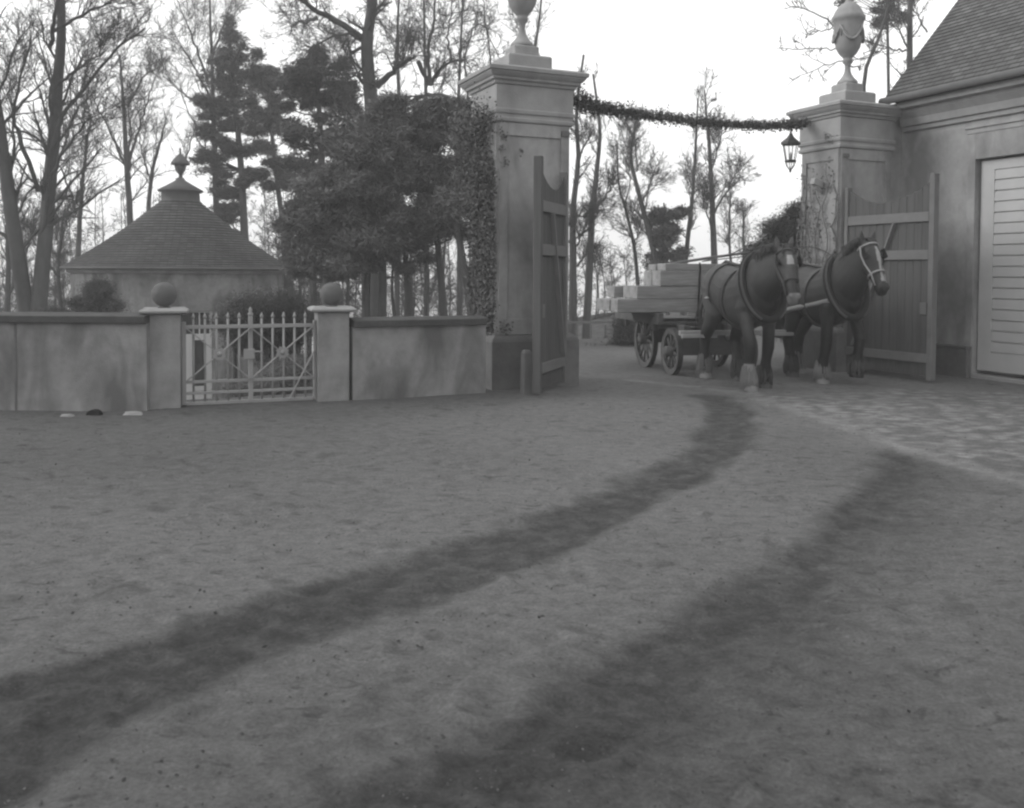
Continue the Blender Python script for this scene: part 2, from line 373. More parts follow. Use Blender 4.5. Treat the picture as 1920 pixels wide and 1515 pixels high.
    blot = math2('MAXIMUM', mrange(noise(3.2, 5, .55, .5), .58, .72, 0, 1), mrange(noise(8, 4, .6, .8, ((.8, 1.3, 1), .2)), .59, .68, 0, 1))
    base = fmix(math2('MULTIPLY', blot, .7), base, .068)
    base = math2('MULTIPLY', base, mrange(at_('dull'), 0, 1, 1, .70))
    vor = nn('ShaderNodeTexVoronoi'); vor.inputs['Scale'].default_value = 5.5; vor.feature = 'F1'
    mpv = nn('ShaderNodeMapping'); mpv.inputs['Scale'].default_value = (1, 1.5, 1); mpv.inputs['Rotation'].default_value = (0, 0, .4); lk(tcn.outputs['Object'], mpv.inputs[0]); lk(mpv.outputs[0], vor.inputs['Vector'])
    stones = mrange(vor.outputs['Distance'], .2, .7, .27, .12)
    base = fmix(math2('MULTIPLY', at_('cobble'), mrange(noise(1.5, 5), .35, .65, .25, 1)), base, stones)
    base = fmix(math2('MULTIPLY', at_('streak'), mrange(noise(2.3, 5), .35, .62, .1, .85)), base, .24)
    base = fmix(at_('turf'), base, mrange(noise(3, 6), .3, .7, .06, .13))
    colr = math2('MULTIPLY', base, mult); lk(colr, b.inputs['Base Color']); b.inputs['Roughness'].default_value = .95; b.inputs['Specular IOR Level'].default_value = .15
    bp = nn('ShaderNodeBump'); bp.inputs['Strength'].default_value = .8; bp.inputs['Distance'].default_value = .025; lk(noise(38, 8, .75), bp.inputs['Height']); lk(bp.outputs[0], b.inputs['Normal'])
    o = link('ground', me, mt); tag(o, 'sandy yard with two dark curving wheel tracks', 'ground', kind='structure')
ground()
wm = mat('lake_water', .12, var=.05, bump=.02, bscale=.4, rough=.12, spec=.6)
wb = MB(); wb.add([(-1490, 60, -14), (1490, 60, -14), (1490, 2990, -14), (-1490, 2990, -14)], [(0, 1, 2, 3)])
tag(wb.build('water', wm), 'pale still water far below the park', 'water', kind='structure')

# ------------------------------------------------------------------ gate pillars with urns
def ground_z(x, y): return float(terrain(np.array([x]), np.array([y]))[0])
def pillar(name, O, label, W=.99, D=.8):
    t = thing(name, label, 'gate pillar', (O[0], O[1], 0), ANG, 'gate pillars with urns')
    MB().rloft(0, W, 0, D, [(-.2, .11), (.58, .11), (.62, .095), (.66, .05)]).build('plinth', DARKST, t, .008)
    MB().rloft(0, W, 0, D, [(.66, 0), (3.31, 0)]).build('shaft', STONE, t, .008)
    f = MB()                                                    # raised borders round the sunk panels
    for (a0, a1, z0, z1) in ((0.012, .13, .665, 3.3), (W - .13, W - .012, .665, 3.3), (.13, W - .13, 3.14, 3.3), (.13, W - .13, .665, .86)):
        f.box(a0, a1, -.022, .002, z0, z1)
    for (b0, b1, z0, z1) in ((0.012, .11, .665, 3.3), (D - .11, D - .012, .665, 3.3), (.11, D - .11, 3.14, 3.3), (.11, D - .11, .665, .86)):
        f.box(-.022, .002, b0, b1, z0, z1)
    f.build('panel_border', STONE, t, .004)
    MB().rloft(0, W, 0, D, [(3.302, .025), (3.315, .045), (3.35, .05), (3.365, .03), (3.40, .03), (3.415, .05), (3.455, .055), (3.47, .035), (3.76, .035), (3.768, .06), (3.80, .07), (3.815, .10), (3.84, .105),
                            (3.86, .13), (3.89, .155), (3.905, .16), (3.912, .18), (3.955, .185), (3.985, .12)]).build('cornice', CAPST, t, .004)
    cx, cy = W / 2, D / 2
    pd = MB(); pd.rloft(cx - .30, cx + .30, cy - .28, cy + .28, [(3.98, 0), (4.18, 0), (4.20, -.02)]); pd.rloft(cx - .17, cx + .17, cy - .16, cy + .16, [(4.20, 0), (4.33, 0), (4.345, -.02)])
    pd.build('urn_pedestal', CAPST, t, .008)
    ur = MB().lathe((cx, cy, 4.345), [(.15, 0), (.15, .03), (.14, .05), (.10, .09), (.06, .15), (.045, .20), (.04, .26), (.045, .30), (.075, .34), (.08, .37), (.06, .385), (.075, .41), (.13, .47), (.175, .55), (.2, .66), (.205, .80), (.215, .90), (.225, .95), (.245, .97), (.245, 1.02), (.225, 1.04), (.2, 1.10), (.15, 1.18), (.10, 1.22), (.06, 1.24), (.045, 1.28), (.065, 1.32), (.06, 1.37), (.03, 1.41), (.005, 1.42)], 32)
    uo = ur.build('urn', CAPST, t)
    fs = MB()
    for k in range(4):
        a0 = k * math.pi / 2 + .3; pts = []
        for j in range(9):
            s = j / 8; a = a0 + s * math.pi / 2; zz = 4.345 + .86 - .22 * math.sin(math.pi * s); rr = .222 + .012 * math.sin(math.pi * s) - (.01 if zz < 5.05 else 0)
            pts.append((cx + rr * math.cos(a), cy + rr * math.sin(a), zz))
        fs.tube(pts, [.010, .015, .019, .021, .022, .021, .019, .015, .010], 8)
        fs.tube([(cx + .222 * math.cos(a0), cy + .222 * math.sin(a0), 5.22), (cx + .205 * math.cos(a0), cy + .205 * math.sin(a0), 5.05)], [.018, .008], 8)
    fs.build('festoon', CAPST, uo)
    return t
PL_ = pillar('gate_pillar', OL, 'tall rendered gate pillar with urn, nearer one with ivy down its left side')
PR_ = pillar('gate_pillar', OR, 'tall rendered gate pillar with lidded urn, joined to the coach house')
MB().bar((-.02, .35, 2.78), (-.2, .35, 2.84), .09, .1).bar((-.02, .35, 2.66), (-.13, .35, 2.76), .05, .05).build('bracket', CAPST, PR_, .008)
MB().box(.03, .14, -.045, 0, 3.17, 3.22).build('hinge_block', DARKST, PR_)
MB().box(.86, .97, -.045, 0, 3.17, 3.24).build('hinge_block', DARKST, PL_)

# ------------------------------------------------------------------ wooden gate leaves
def leaf(name, hinge, tip, z0, label, flip):
    hx = np.array(hinge); tx = np.array(tip); d = tx - hx; Lg = float(np.linalg.norm(d)); a = math.atan2(d[1], d[0])
    t = thing(name, label, 'gate', (hx[0], hx[1], z0), a, 'wooden gate leaves')
    s = flip                                                     # side the rails are on
    top = lambda x: 2.40 + (.26 * ((x / Lg - .42) / .42) ** 2 if x < .42 * Lg else .29 * ((x / Lg - .42) / .58) ** 2)
    bd = MB(); n = 11
    for k in range(n):                                           # boards with a dipping top edge
        x0 = .06 + (Lg - .14) * k / n; x1 = .06 + (Lg - .14) * (k + 1) / n - .006
        bd.add([(x0, -.015, .03), (x1, -.015, .03), (x1, .015, .03), (x0, .015, .03), (x0, -.015, top(x0)), (x1, -.015, top(x1)), (x1, .015, top(x1)), (x0, .015, top(x0))],
               [(0, 3, 2, 1), (4, 5, 6, 7), (0, 1, 5, 4), (1, 2, 6, 5), (2, 3, 7, 6), (3, 0, 4, 7)])
    bd.build('boards', DARKWOOD, t)
    MB().box(0, .058, -.05, .05, 0, 2.66).build('hinge_post', RAILWOOD, t, .008)
    MB().box(Lg - .078, Lg, -.05, .05, -.02, 2.74).build('post', RAILWOOD if flip < 0 else DARKWOOD, t, .008)
    for zc, hh in ((2.17, .13), (1.66, .13), (.27, .12)):
        r = MB(); y0, y1 = (.0155, .05) if s > 0 else (-.05, -.0155)
        r.box(.06, Lg - .08, y0, y1, zc - hh / 2, zc + hh / 2); r.build('rail', RAILWOOD, t, .006)
    yy = s * .03
    MB().bar((Lg * .58, yy, 2.10), (Lg * .12, yy, .36), .03, .085, up=(0, 1, 0)).build('brace', RAILWOOD, t, .004)
    MB().box(Lg - .2, Lg - .1, min(s * .015, s * .04), max(s * .015, s * .04), .86, 1.02).build('latch', RAILWOOD, t, .004)
    return t
hingeR = OR + .10 * u2 - .05 * v2
leaf('wooden_gate', hingeR, (5.62, 12.05), .05, 'dark boarded gate leaf with dipping top, open against the coach house behind the horses', -1)
hingeL = OL + .88 * u2 - .08 * v2
leaf('wooden_gate', hingeL, (.285, 10.5), .05, 'dark boarded gate leaf seen nearly edge on beside the ivy clad pillar', 1)
g = gp(987, 737)
t = thing('stop_post', 'short pale wooden post standing before the plinth of the left gate pillar', 'post', (g[0], g[1], 0), ANG)
MB().rloft(-.055, .055, -.05, .05, [(-.1, .01), (.48, 0), (.52, -.02)]).build('shaft', RAILWOOD, t, .01)

# ------------------------------------------------------------------ coach house on the right
BH = thing('coach_house', 'rendered coach house with steep tiled roof and pale boarded door', 'building', (OB[0], OB[1], 0), ANG)
wl = MB()
b0, b1 = -1.28, -4.3; zt, zb = 3.06, .1
wl.box(0, 6.5, -1.28, .78, -.2, 3.95); wl.box(0, 6.5, -14, b1, -.2, 3.95); wl.box(0, 6.5, b1, b0, zt, 3.95); wl.box(.3, 6.5, b1, b0, -.2, zt)
wl.box(-.30, -.0005, .06, .78, -.2, 3.95)
wl.build('wall', STONE, BH)
rf = MB(); sl_ = math.tan(rad(48)); ea, ez = -.38, 4.06; rid = 3.3
rz_ = ez + (rid - ea) * sl_
n_c = 58
me = bpy.data.meshes.new('roof')
V = []; Fc = []; UV = []
for k in range(n_c):                                             # stepped courses of tiles
    a0 = ea + (rid - ea) * k / n_c; a1 = ea + (rid - ea) * (k + 1) / n_c + .02; z0_ = ez + (a0 - ea) * sl_ + .018; z1_ = ez + (a1 - ea) * sl_ + .004
    o = len(V); V += [(a0, .07, z0_), (a0, -14.2, z0_), (a1, -14.2, z1_), (a1, .07, z1_), (a0 + .015, .07, z0_ - .022), (a0 + .015, -14.2, z0_ - .022)]
    Fc += [(o, o + 1, o + 2, o + 3), (o + 1, o, o + 4, o + 5), (o, o + 3, o + 4)]
    ll = .16 * k + 0
    UV += [(0, ll), (14.27, ll), (14.27, ll + .16), (0, ll + .16)] + [(0, ll), (14.27, ll), (14.27, ll), (0, ll)] + [(0, ll)] * 3
o = len(V); V += [(ea + .03, .05, ez - .01), (ea + .03, -14.2, ez - .01), (rid, -14.2, rz_ - .06), (rid, .05, rz_ - .06), (6.9, .07, ez), (6.9, -14.2, ez), (rid, .07, rz_ + .01), (rid, -14.2, rz_ + .01)]
Fc += [(o, o + 1, o + 2, o + 3), (o + 6, o + 7, o + 5, o + 4), (o, o + 3, o + 6, o + 4)]
UV += [(0, 0)] * 12
me.from_pydata(V, [], Fc); me.update(); uvl = me.uv_layers.new(name='UVMap')
uvl.data.foreach_set('uv', np.array(UV, dtype=np.float32).ravel())
link('roof', me, ROOFT, BH)
MB().tube([(ea - .03, .07, ez - .01), (ea - .03, -14, ez - .01)], .055, 10).build('gutter', LEAD, BH)
MB().extr([(0.0, 3.60), (-.05, 3.61), (-.06, 3.67), (-.10, 3.68), (-.13, 3.78), (-.20, 3.86), (-.22, 3.90), (-.31, 3.92), (-.33, 4.00), (0.0, 4.0)], -14, -.025).build('cornice', CAPST, BH)
dr = MB()
dr.box(.10, .16, b1, b0 - .02, zb, zt - .02)                     # door leaf
dr.box(.07, .0995, b0 - .24, b0 - .03, zb + .01, zt - .03); dr.box(.07, .0995, b1, b0 - .24, zt - .16, zt - .03); dr.box(.07, .0995, b1, b0 - .24, zb + .01, zb + .27)
nb = 17
for k in range(nb):
    z0 = zb + .27 + (zt - .16 - zb - .27) * k / nb; z1 = zb + .27 + (zt - .16 - zb - .27) * (k + 1) / nb
    dr.extr([(.0998, z0 + .009), (.074, z0 + .012), (.080, z1 - .008), (.0998, z1 - .006)], b1, b0 - .2405)
DO = dr.build('door', DOORP, BH)
MB().box(-.03, 0, b1, b0 + .14, zt + .36, zt + .43).box(-.055, 0, b1, b0 + .17, zt + .43, zt + .47).build('door_hood', CAPST, BH, .006)
MB().box(-.02, -.0005, b0 + .0, b0 + .12, .43, zt + .357).box(-.02, -.0005, b1, b0 - .0005, zt + .0, zt + .357).build('door_surround', STONE, BH, .004)
MB().box(-.09, 0, b0 + .01, -.52, -.1, .40).box(-.10, 0, b0 + .005, -.51, .40, .44).build('plinth', DARKST, BH, .01)
MB().box(-.02, .3, b1, b0 - .01, -.1, .05).build('door_sill', LIGHTCAP, BH, .01)

# ------------------------------------------------------------------ garden walls, gate pillars and garden gate
def wallrun(name, pts, h, label, th=.3, cop=.075, over=.05, seams=()):
    t = thing(name, label, 'wall', (pts[0][0], pts[0][1], 0))
    o = np.array(pts[0])
    def strip(mb, z0, z1, ov, taper=0):
        P = [np.array(p) - o for p in pts]; n = len(P); vs = []; fs = []
        for i in range(n):
            d = P[min(i + 1, n - 1)] - P[max(i - 1, 0)]; d /= np.linalg.norm(d); q = np.array([-d[1], d[0]])
            f_, b_ = P[i] - q * ov, P[i] + q * (th + ov)
            vs += [(f_[0], f_[1], z0), (f_[0], f_[1], z1), (*((f_ + b_) / 2), z1 + taper), (b_[0], b_[1], z1), (b_[0], b_[1], z0)]
        for i in range(n - 1):
            for k in range(5): fs.append((5 * i + k, 5 * i + (k + 1) % 5, 5 * i + 5 + (k + 1) % 5, 5 * i + 5 + k))
        fs += [(0, 1, 2, 3, 4), tuple(5 * (n - 1) + k for k in range(5))]
        return mb.add(vs, fs)
    strip(MB(), -2.4 if False else -.3, h, 0).build('wall_face', STUCCO, t)
    strip(MB(), h + .001, h + cop, over, .03).build('coping', COPING, t, .008)
    return t
pl_l = np.array([-3.77, 9.34]); agl = rad(18); gu = np.array([math.cos(agl), math.sin(agl)]); gv = np.array([-gu[1], gu[0]])
GW = wallrun('garden_wall', [(-9.0, 9.75), (-7.0, 9.46), (-5.13, 9.27), (-3.74, 9.26)], .90, 'long rendered garden wall with dark coping left of the iron gate')
sm = MB()
for px_ in (20,):                                       # faint lesene strips and joints
    p = np.interp(gp(px_, 770)[0], [-7.0, -5.13, -3.74], [9.46, 9.27, 9.26]); p = np.array([gp(px_, 772)[0], p]); sm = MB().box(-.011, .011, -.006, .03, -.05, .9); q_ = sm.build('joint', DARKST, GW); q_.location = (p[0] + 9.0, p[1] - 9.75, 0)
def gpillar(base, label, w=.33):
    t = thing('gate_post', label, 'post', (base[0], base[1], 0), agl, 'stone garden gate posts with ball tops')
    MB().rloft(0, w, 0, w, [(-.2, 0), (.99, 0)]).build('shaft', STUCCO, t, .012)
    MB().rloft(0, w, 0, w, [(.991, .03), (1.002, .07), (1.026, .075), (1.05, .03)]).build('cap', LIGHTCAP, t, .008)
    b = MB(); b.lathe((w / 2, w / 2, 1.05), [(.07, 0), (.05, .012), (.045, .02)], 20); b.ball((w / 2, w / 2, 1.05 + .14), .128); b.build('ball_finial', DARKST if False else CAPB, t)
    return t
CAPB = mat('grey_ball_stone', .115, var=.25, bump=.3)
gpillar(pl_l, 'square gate post with stone ball left of the iron gate')
pr_l = np.array([-2.14, 9.97])
gpillar(pr_l, 'square gate post with stone ball right of the iron gate', .35)
wr0 = np.array([-1.79, 10.05]) + .02 * gu
wallrun('garden_wall', [tuple(wr0 + np.array([.0, .03])), (-.31, 10.80)], .82, 'short rendered wall between the right ball post and the tall gate pillar', seams=())
# iron gate
g0 = pl_l + gu * .335 + gv * .12; g1 = pr_l + gv * .12 - gu * .005
gd = g1 - g0; GL = float(np.linalg.norm(gd)); ga = math.atan2(gd[1], gd[0])
GT = thing('garden_gate', 'pale iron garden gate with two crossed panels and spear tips', 'gate', (g0[0], g0[1], 0), ga)
nb = 12
for k in range(nb + 1):
    x = GL * k / nb
    if k in (0, nb): MB().box(max(0, x - .03), min(GL, x + .03) if k else .045, -.022, .022, .02, .90).build('stile', PAINT, GT, .004); continue
    mb = MB()
    if k == nb // 2:
        mb.box(x - .022, x + .022, -.02, .02, .02, .96); mb.lathe((x, 0, .96), [(.026, 0), (.03, .02), (.012, .04), (.02, .06), (.0, .10)], 10)
    else:
        mb.tube([(x, 0, .02), (x, 0, .93)], .012, 8); mb.lathe((x, 0, .93), [(.011, 0), (.02, .02), (.0005, .07)], 8)
    mb.build('bar', PAINT, GT)
for z, h in ((.845, .04), (.26, .032), (.14, .03), (.03, .035)):
    MB().box(.045, GL - .032, -.014, .014, z - h / 2, z + h / 2).build('rail', PAINT, GT, .003)
for x0, x1 in ((.05, GL / 2), (GL / 2, GL - .04)):
    MB().bar((x0, -.021, .275), (x1, -.021, .83), .01, .045, up=(0, 1, 0)).build('brace', PAINT, GT)
    MB().bar((x0, -.0325, .83), (x1, -.0325, .275), .01, .045, up=(0, 1, 0)).build('brace', PAINT, GT)
    xc = (x0 + x1) / 2; r = MB()
    pts = []
    for k in range(16): a = 2 * math.pi * k / 16; q = .075 if k % 2 else .055; pts.append((xc + q * math.cos(a), q * math.sin(a) + .5525))
    r.extr(pts, -.055, -.039); r.ball((xc, -.055, .5525), .026, 8); r.build('rosette', PAINT, GT)
MB().box(GL / 2 - .075, GL / 2 + .04, -.045, -.0225, .49, .60).build('lock', PAINT, GT, .006)
MB().tube([(GL / 2 + .03, -.06, .575), (GL / 2 + .11, -.06, .57), (GL / 2 + .125, -.06, .55)], .009, 8).build('handle', PAINT, GT)
MB().bar((GL - .02, -.05, .58), (GL - .30, -.05, .04), .012, .028, up=(0, 1, 0)).build('stay', PAINT, GT)

# rubble at the foot of the wall
def flat_stone(px, py, w, d, h, label, seed):
    g = gp(px, py); rr = np.random.default_rng(seed); t = MB(); n = 9; vs = []
    for z, s in ((0, 1), (h, .85)):
        for k in range(n): a = 2 * math.pi * k / n; q = s * rr.uniform(.8, 1.15); vs.append((w * q * math.cos(a), d * q * math.sin(a), z + rr.uniform(-.004, .004)))
    t.add(vs, [(i, (i + 1) % n, n + (i + 1) % n, n + i) for i in range(n)] + [tuple(range(n))[::-1], tuple(range(n, 2 * n))])
    o = t.build('flat_stone', PAPER); o.location = (g[0], g[1], .0); tag(o, label, 'stone', 'pale slabs at the foot of the garden wall')
flat_stone(127, 781, .075, .03, .02, 'thin pale slab lying left of the dark drain hole', 1)
flat_stone(250, 778, .11, .045, .03, 'larger pale slab lying between drain hole and gate post', 2)
g = gp(174, 779); dh = MB(); pts = [(-.07, 0)] + [(.07 * math.cos(math.pi * (1 - k / 10)), .055 * math.sin(math.pi * (1 - k / 10))) for k in range(11)]
dh.extr(pts[1:], -.03, .04); o = dh.build('drain_hood', DARKCLOTH); o.location = (g[0], g[1] + .03, 0.0)
tag(o, 'small black half round drain opening at the foot of the garden wall', 'drain')
for px_, py_, s, lb in ((868, 731, .16, 'heap of dark leaf litter at the wall foot by the tall pillar'), (745, 743, .07, 'small dark clod at the foot of the short wall')):
    g = gp(px_, py_); rr = np.random.default_rng(int(px_)); V = []; Q = []
    for k in range(400):
        r = rr.normal(0, .45, 2); h = max(0, .35 - .3 * (r @ r)) * s * 1.1 * rr.uniform(.2, 1); c = np.array([r[0] * s * 1.3, r[1] * s * .5, h + .006]); a = rr.normal(0, 1, 3); a /= np.linalg.norm(a); b = np.cross(a, rr.normal(0, 1, 3)); b /= np.linalg.norm(b)
        q = rr.uniform(.008, .02); o_ = len(V); V += [c - a * q, c - b * q * .6, c + a * q, c + b * q * .6]; Q.append((o_, o_ + 1, o_ + 2, o_ + 3))
    o = link('leaf_litter', np_mesh('leaf_litter', V, Q), SOIL); o.location = (g[0], g[1] + .05, .0); tag(o, lb, 'leaf litter', kind='stuff')

rr = np.random.default_rng(21)
for nm, m_, n_, sz, lb in (('leaf_litter', SOIL, 2200, (.004, .012), 'small dark leaves and crumbs strewn over the sandy yard'), ('gravel', PAPER2, 2600, (.002, .0055), 'fine pale grit scattered over the sandy yard')):
    y = 2.2 + 9 * rr.uniform(0, 1, n_) ** 1.5; x = rr.uniform(-.62, .62, n_) * y; k = (x * v2[0] + (y - 11) * v2[1] + .18 * x < -.9); x, y = x[k], y[k]
    P = np.stack([x, y, terrain(x, y) + yard_bumps(x, y) + .004], 1); A = unit_(rr.normal(size=P.shape) * np.array([1, 1, .25])); B = unit_(np.cross(A, rr.normal(size=P.shape) * .3 + np.array([0, 0, 1]))); s_ = rr.uniform(*sz, (len(P), 1)) 
    up_ = np.array([0, 0, 1.0]) * s_ * .5
    V = np.stack([P - A * s_, P - B * s_ * .6, P + A * s_, P + B * s_ * .6, P + up_], 1).reshape(-1, 3); i0 = np.arange(len(P))[:, None] * 5
    T = np.concatenate([i0 + np.array([[0, 1, 4]]), i0 + np.array([[1, 2, 4]]), i0 + np.array([[2, 3, 4]]), i0 + np.array([[3, 0, 4]])])
    tag(link(nm, np_mesh(nm, V, None, T), m_), lb, 'litter' if m_ is SOIL else 'gravel', kind='stuff')
# ------------------------------------------------------------------ round pavilion in the garden
RC = at(340, 600, 26.5); RZ = -2.2
RO = thing('pavilion', 'round rendered garden pavilion with conical shingle roof and urn finial', 'building', (RC[0], RC[1], RZ))
R_ = 2.91; RE = 1.46 - RZ
c = MB(); n = 64; vs = []; fs = []
da = math.atan2(-1, -.0)                                           # the door faces the camera
dang0, dang1 = None, None
dpx = at(347, 650, 23.6); dirx = dpx[0] - RC[0]; ad = math.asin(dirx / R_) - math.pi / 2; hw = .62 / R_
A = [ad + hw + (2 * math.pi - 2 * hw) * k / n for k in range(n + 1)]
for a in A: vs += [(R_ * math.cos(a), R_ * math.sin(a), -.5), (R_ * math.cos(a), R_ * math.sin(a), RE)]
fs = [(2 * k, 2 * k + 2, 2 * k + 3, 2 * k + 1) for k in range(n)]
c.add(vs, fs, True)
B_ = [ad - hw + 2 * hw * k / 6 for k in range(7)]; vs = []
for a in B_: vs += [(R_ * math.cos(a), R_ * math.sin(a), 2.56), (R_ * math.cos(a), R_ * math.sin(a), RE)]
c.add(vs, [(2 * k, 2 * k + 2, 2 * k + 3, 2 * k + 1) for k in range(6)], True)
for a in (ad - hw, ad + hw): c.add([(R_ * math.cos(a), R_ * math.sin(a), -.3), ((R_ - .25) * math.cos(a), (R_ - .25) * math.sin(a), -.3), ((R_ - .25) * math.cos(a), (R_ - .25) * math.sin(a), 2.45), (R_ * math.cos(a), R_ * math.sin(a), 2.45)], [(0, 1, 2, 3)])
c.build('wall', STUCCO, RO)
MB().lathe((0, 0, 0), [(R_ + .02, RE - .12), (R_ + .10, RE - .08), (R_ + .12, RE), (R_ - .1, RE + .01)], 64).build('cornice', CAPST, RO)
rp = [(3.2, RE + .0)]; V = []; Fc = []; UV = []; nc = 26; n = 72
for k in range(nc):
    r0 = 3.13 - (3.13 - .5) * k / nc; r1 = 3.13 - (3.13 - .5) * (k + 1) / nc - .01
    fz = lambda r: RE + .06 + (3.13 - r) * (1.95 / 2.63) - .10 * math.sin(math.pi * (3.13 - r) / 2.63)
    o = len(V)
    for r, dz in ((r0, -.005), (r0, .03), (r1, .0)):
        for i in range(n): a = 2 * math.pi * i / n; V.append((r * math.cos(a), r * math.sin(a), fz(r) + dz))
    for i in range(n):
        j = (i + 1) % n
        Fc += [(o + i, o + j, o + n + j, o + n + i), (o + n + i, o + n + j, o + 2 * n + j, o + 2 * n + i)]
        ua, ub = 2 * math.pi * r0 * i / n, 2 * math.pi * r0 * (i + 1) / n
        UV += [(ua, .14 * k), (ub, .14 * k), (ub, .14 * k), (ua, .14 * k), (ua, .14 * k), (ub, .14 * k), (ub, .14 * k + .14), (ua, .14 * k + .14)]
me = bpy.data.meshes.new('roof'); me.from_pydata(V, [], Fc); me.update(); uvl = me.uv_layers.new(name='UVMap'); uvl.data.foreach_set('uv', np.array(UV, dtype=np.float32).ravel())
link('roof', me, SHINGLE, RO)
MB().tube([(3.15 * math.cos(k * math.pi / 32), 3.15 * math.sin(k * math.pi / 32), RE + .03) for k in range(65)], .04, 8).build('gutter', LEAD, RO)
zt_ = RE + .06 + 1.95
MB().lathe((0, 0, zt_), [(.60, -.14), (.57, -.10), (.54, .0), (.53, .22), (.62, .25), (.64, .29), (.34, .46), (.14, .58), (.09, .66)], 32).build('lantern_drum', LEAD, RO)
MB().lathe((0, 0, zt_ + .62), [(.05, 0), (.045, .12), (.07, .16), (.13, .24), (.16, .34), (.17, .40), (.27, .42), (.26, .47), (.2, .56), (.1, .68), (.03, .74), (.03, .86), (.0, .92)], 20).build('urn_finial', CAPB, RO)
dl = thing_d = None
ca, sa = math.cos(ad), math.sin(ad)
def dloc(x, y, z): return ((R_ - .12 - y) * ca - x * sa * -1 * -1, (R_ - .12 - y) * sa + x * ca, z)
D = MB()
def dbox(mb, x0, x1, y0, y1, z0, z1):
    vs = [dloc(x, y, z) for z in (z0, z1) for (x, y) in ((x0, y0), (x1, y0), (x1, y1), (x0, y1))]
    mb.add(vs, [(0, 3, 2, 1), (4, 5, 6, 7), (0, 1, 5, 4), (1, 2, 6, 5), (2, 3, 7, 6), (3, 0, 4, 7)])
DW = mat('white_door_paint', .55, var=.1, bump=.05, rough=.5)
for x0, x1, z0, z1 in ((-.62, -.55, 0, 2.56), (.55, .62, 0, 2.56), (-.55, .55, 2.52, 2.56), (-.55, .55, 1.86, 1.95), (-.05, .05, 0, 1.86), (-.55, .55, 0, .12), (-.46, -.12, .45, .55), (.12, .46, .45, .55)):
    dbox(D, x0, x1, .0, .08, z0, z1)
for sx in (-1, 1):
    for a, b_ in ((.05, .12), (.46, .55)): dbox(D, min(sx * a, sx * b_), max(sx * a, sx * b_), .01, .07, .12, 1.86)
    dbox(D, min(sx * .12, sx * .46), max(sx * .12, sx * .46), .02, .06, .12, .45)
    dbox(D, min(sx * .28, sx * .31), max(sx * .28, sx * .31), .01, .06, 1.95, 2.52)
    dbox(D, min(sx * .12, sx * .46), max(sx * .12, sx * .46), .01, .07, 1.79, 1.86)
do = D.build('door', DW, RO)
G_ = MB(); dbox(G_, -.55, .55, .085, .1, .5, 2.52); G_.build('pane', WINDARK, do)
sdoor = MB(); dbox(sdoor, -.8, .8, -.5, .12, -.15, 0); sdoor.build('step', LIGHTCAP, RO, .02)

# ------------------------------------------------------------------ vegetation machinery (vectorised)
def unit(a): return a / (np.linalg.norm(a, axis=-1, keepdims=True) + 1e-12)
class Branches:
    def __init__(s): s.b = {}
    def add(s, P, Rr, sides=4): s.b.setdefault((P.shape[1], sides), []).append((P, Rr))
    def mesh(s, name, off):
        VV = []; QQ = []; o = 0
        for (n, sd), lst in s.b.items():
            P = np.concatenate([a for a, _ in lst]); Rr = np.concatenate([b for _, b in lst]); M = len(P)
            T = unit(np.gradient(P, axis=1)); ref = np.where(np.abs(T[:, :1, 2:3]) < .8, np.array([0, 0, 1.0]), np.array([1.0, 0, 0]))
            A = unit(np.cross(np.broadcast_to(ref, T.shape), T)); B = np.cross(T, A)
            th = 2 * np.pi * np.arange(sd) / sd
            V = P[:, :, None] + (A[:, :, None] * np.cos(th)[None, None, :, None] + B[:, :, None] * np.sin(th)[None, None, :, None]) * Rr[:, :, None, None]
            I = (np.arange(M * n * sd) + o).reshape(M, n, sd); J = np.roll(I, -1, 2)
            QQ.append(np.stack([I[:, :-1], J[:, :-1], J[:, 1:], I[:, 1:]], -1).reshape(-1, 4)); VV.append(V.reshape(-1, 3)); o += M * n * sd
        return np_mesh(name, np.concatenate(VV) - np.asarray(off), np.concatenate(QQ), smooth=True)
def resample(pts, n):
    pts = np.array(pts, float); m = len(pts)
    if m > 2:                                                    # Catmull-Rom
        ext = np.vstack([2 * pts[0] - pts[1], pts, 2 * pts[-1] - pts[-2]]); out = []
        for t in np.linspace(0, m - 1, n):
            i = min(int(t), m - 2); f = t - i; a, b, c, d = ext[i:i + 4]
            out.append(.5 * (2 * b + (c - a) * f + (2 * a - 5 * b + 4 * c - d) * f * f + (3 * b - a - 3 * c + d) * f ** 3))
        return np.array(out)
    return pts[0] + (pts[1] - pts[0]) * np.linspace(0, 1, n)[:, None]
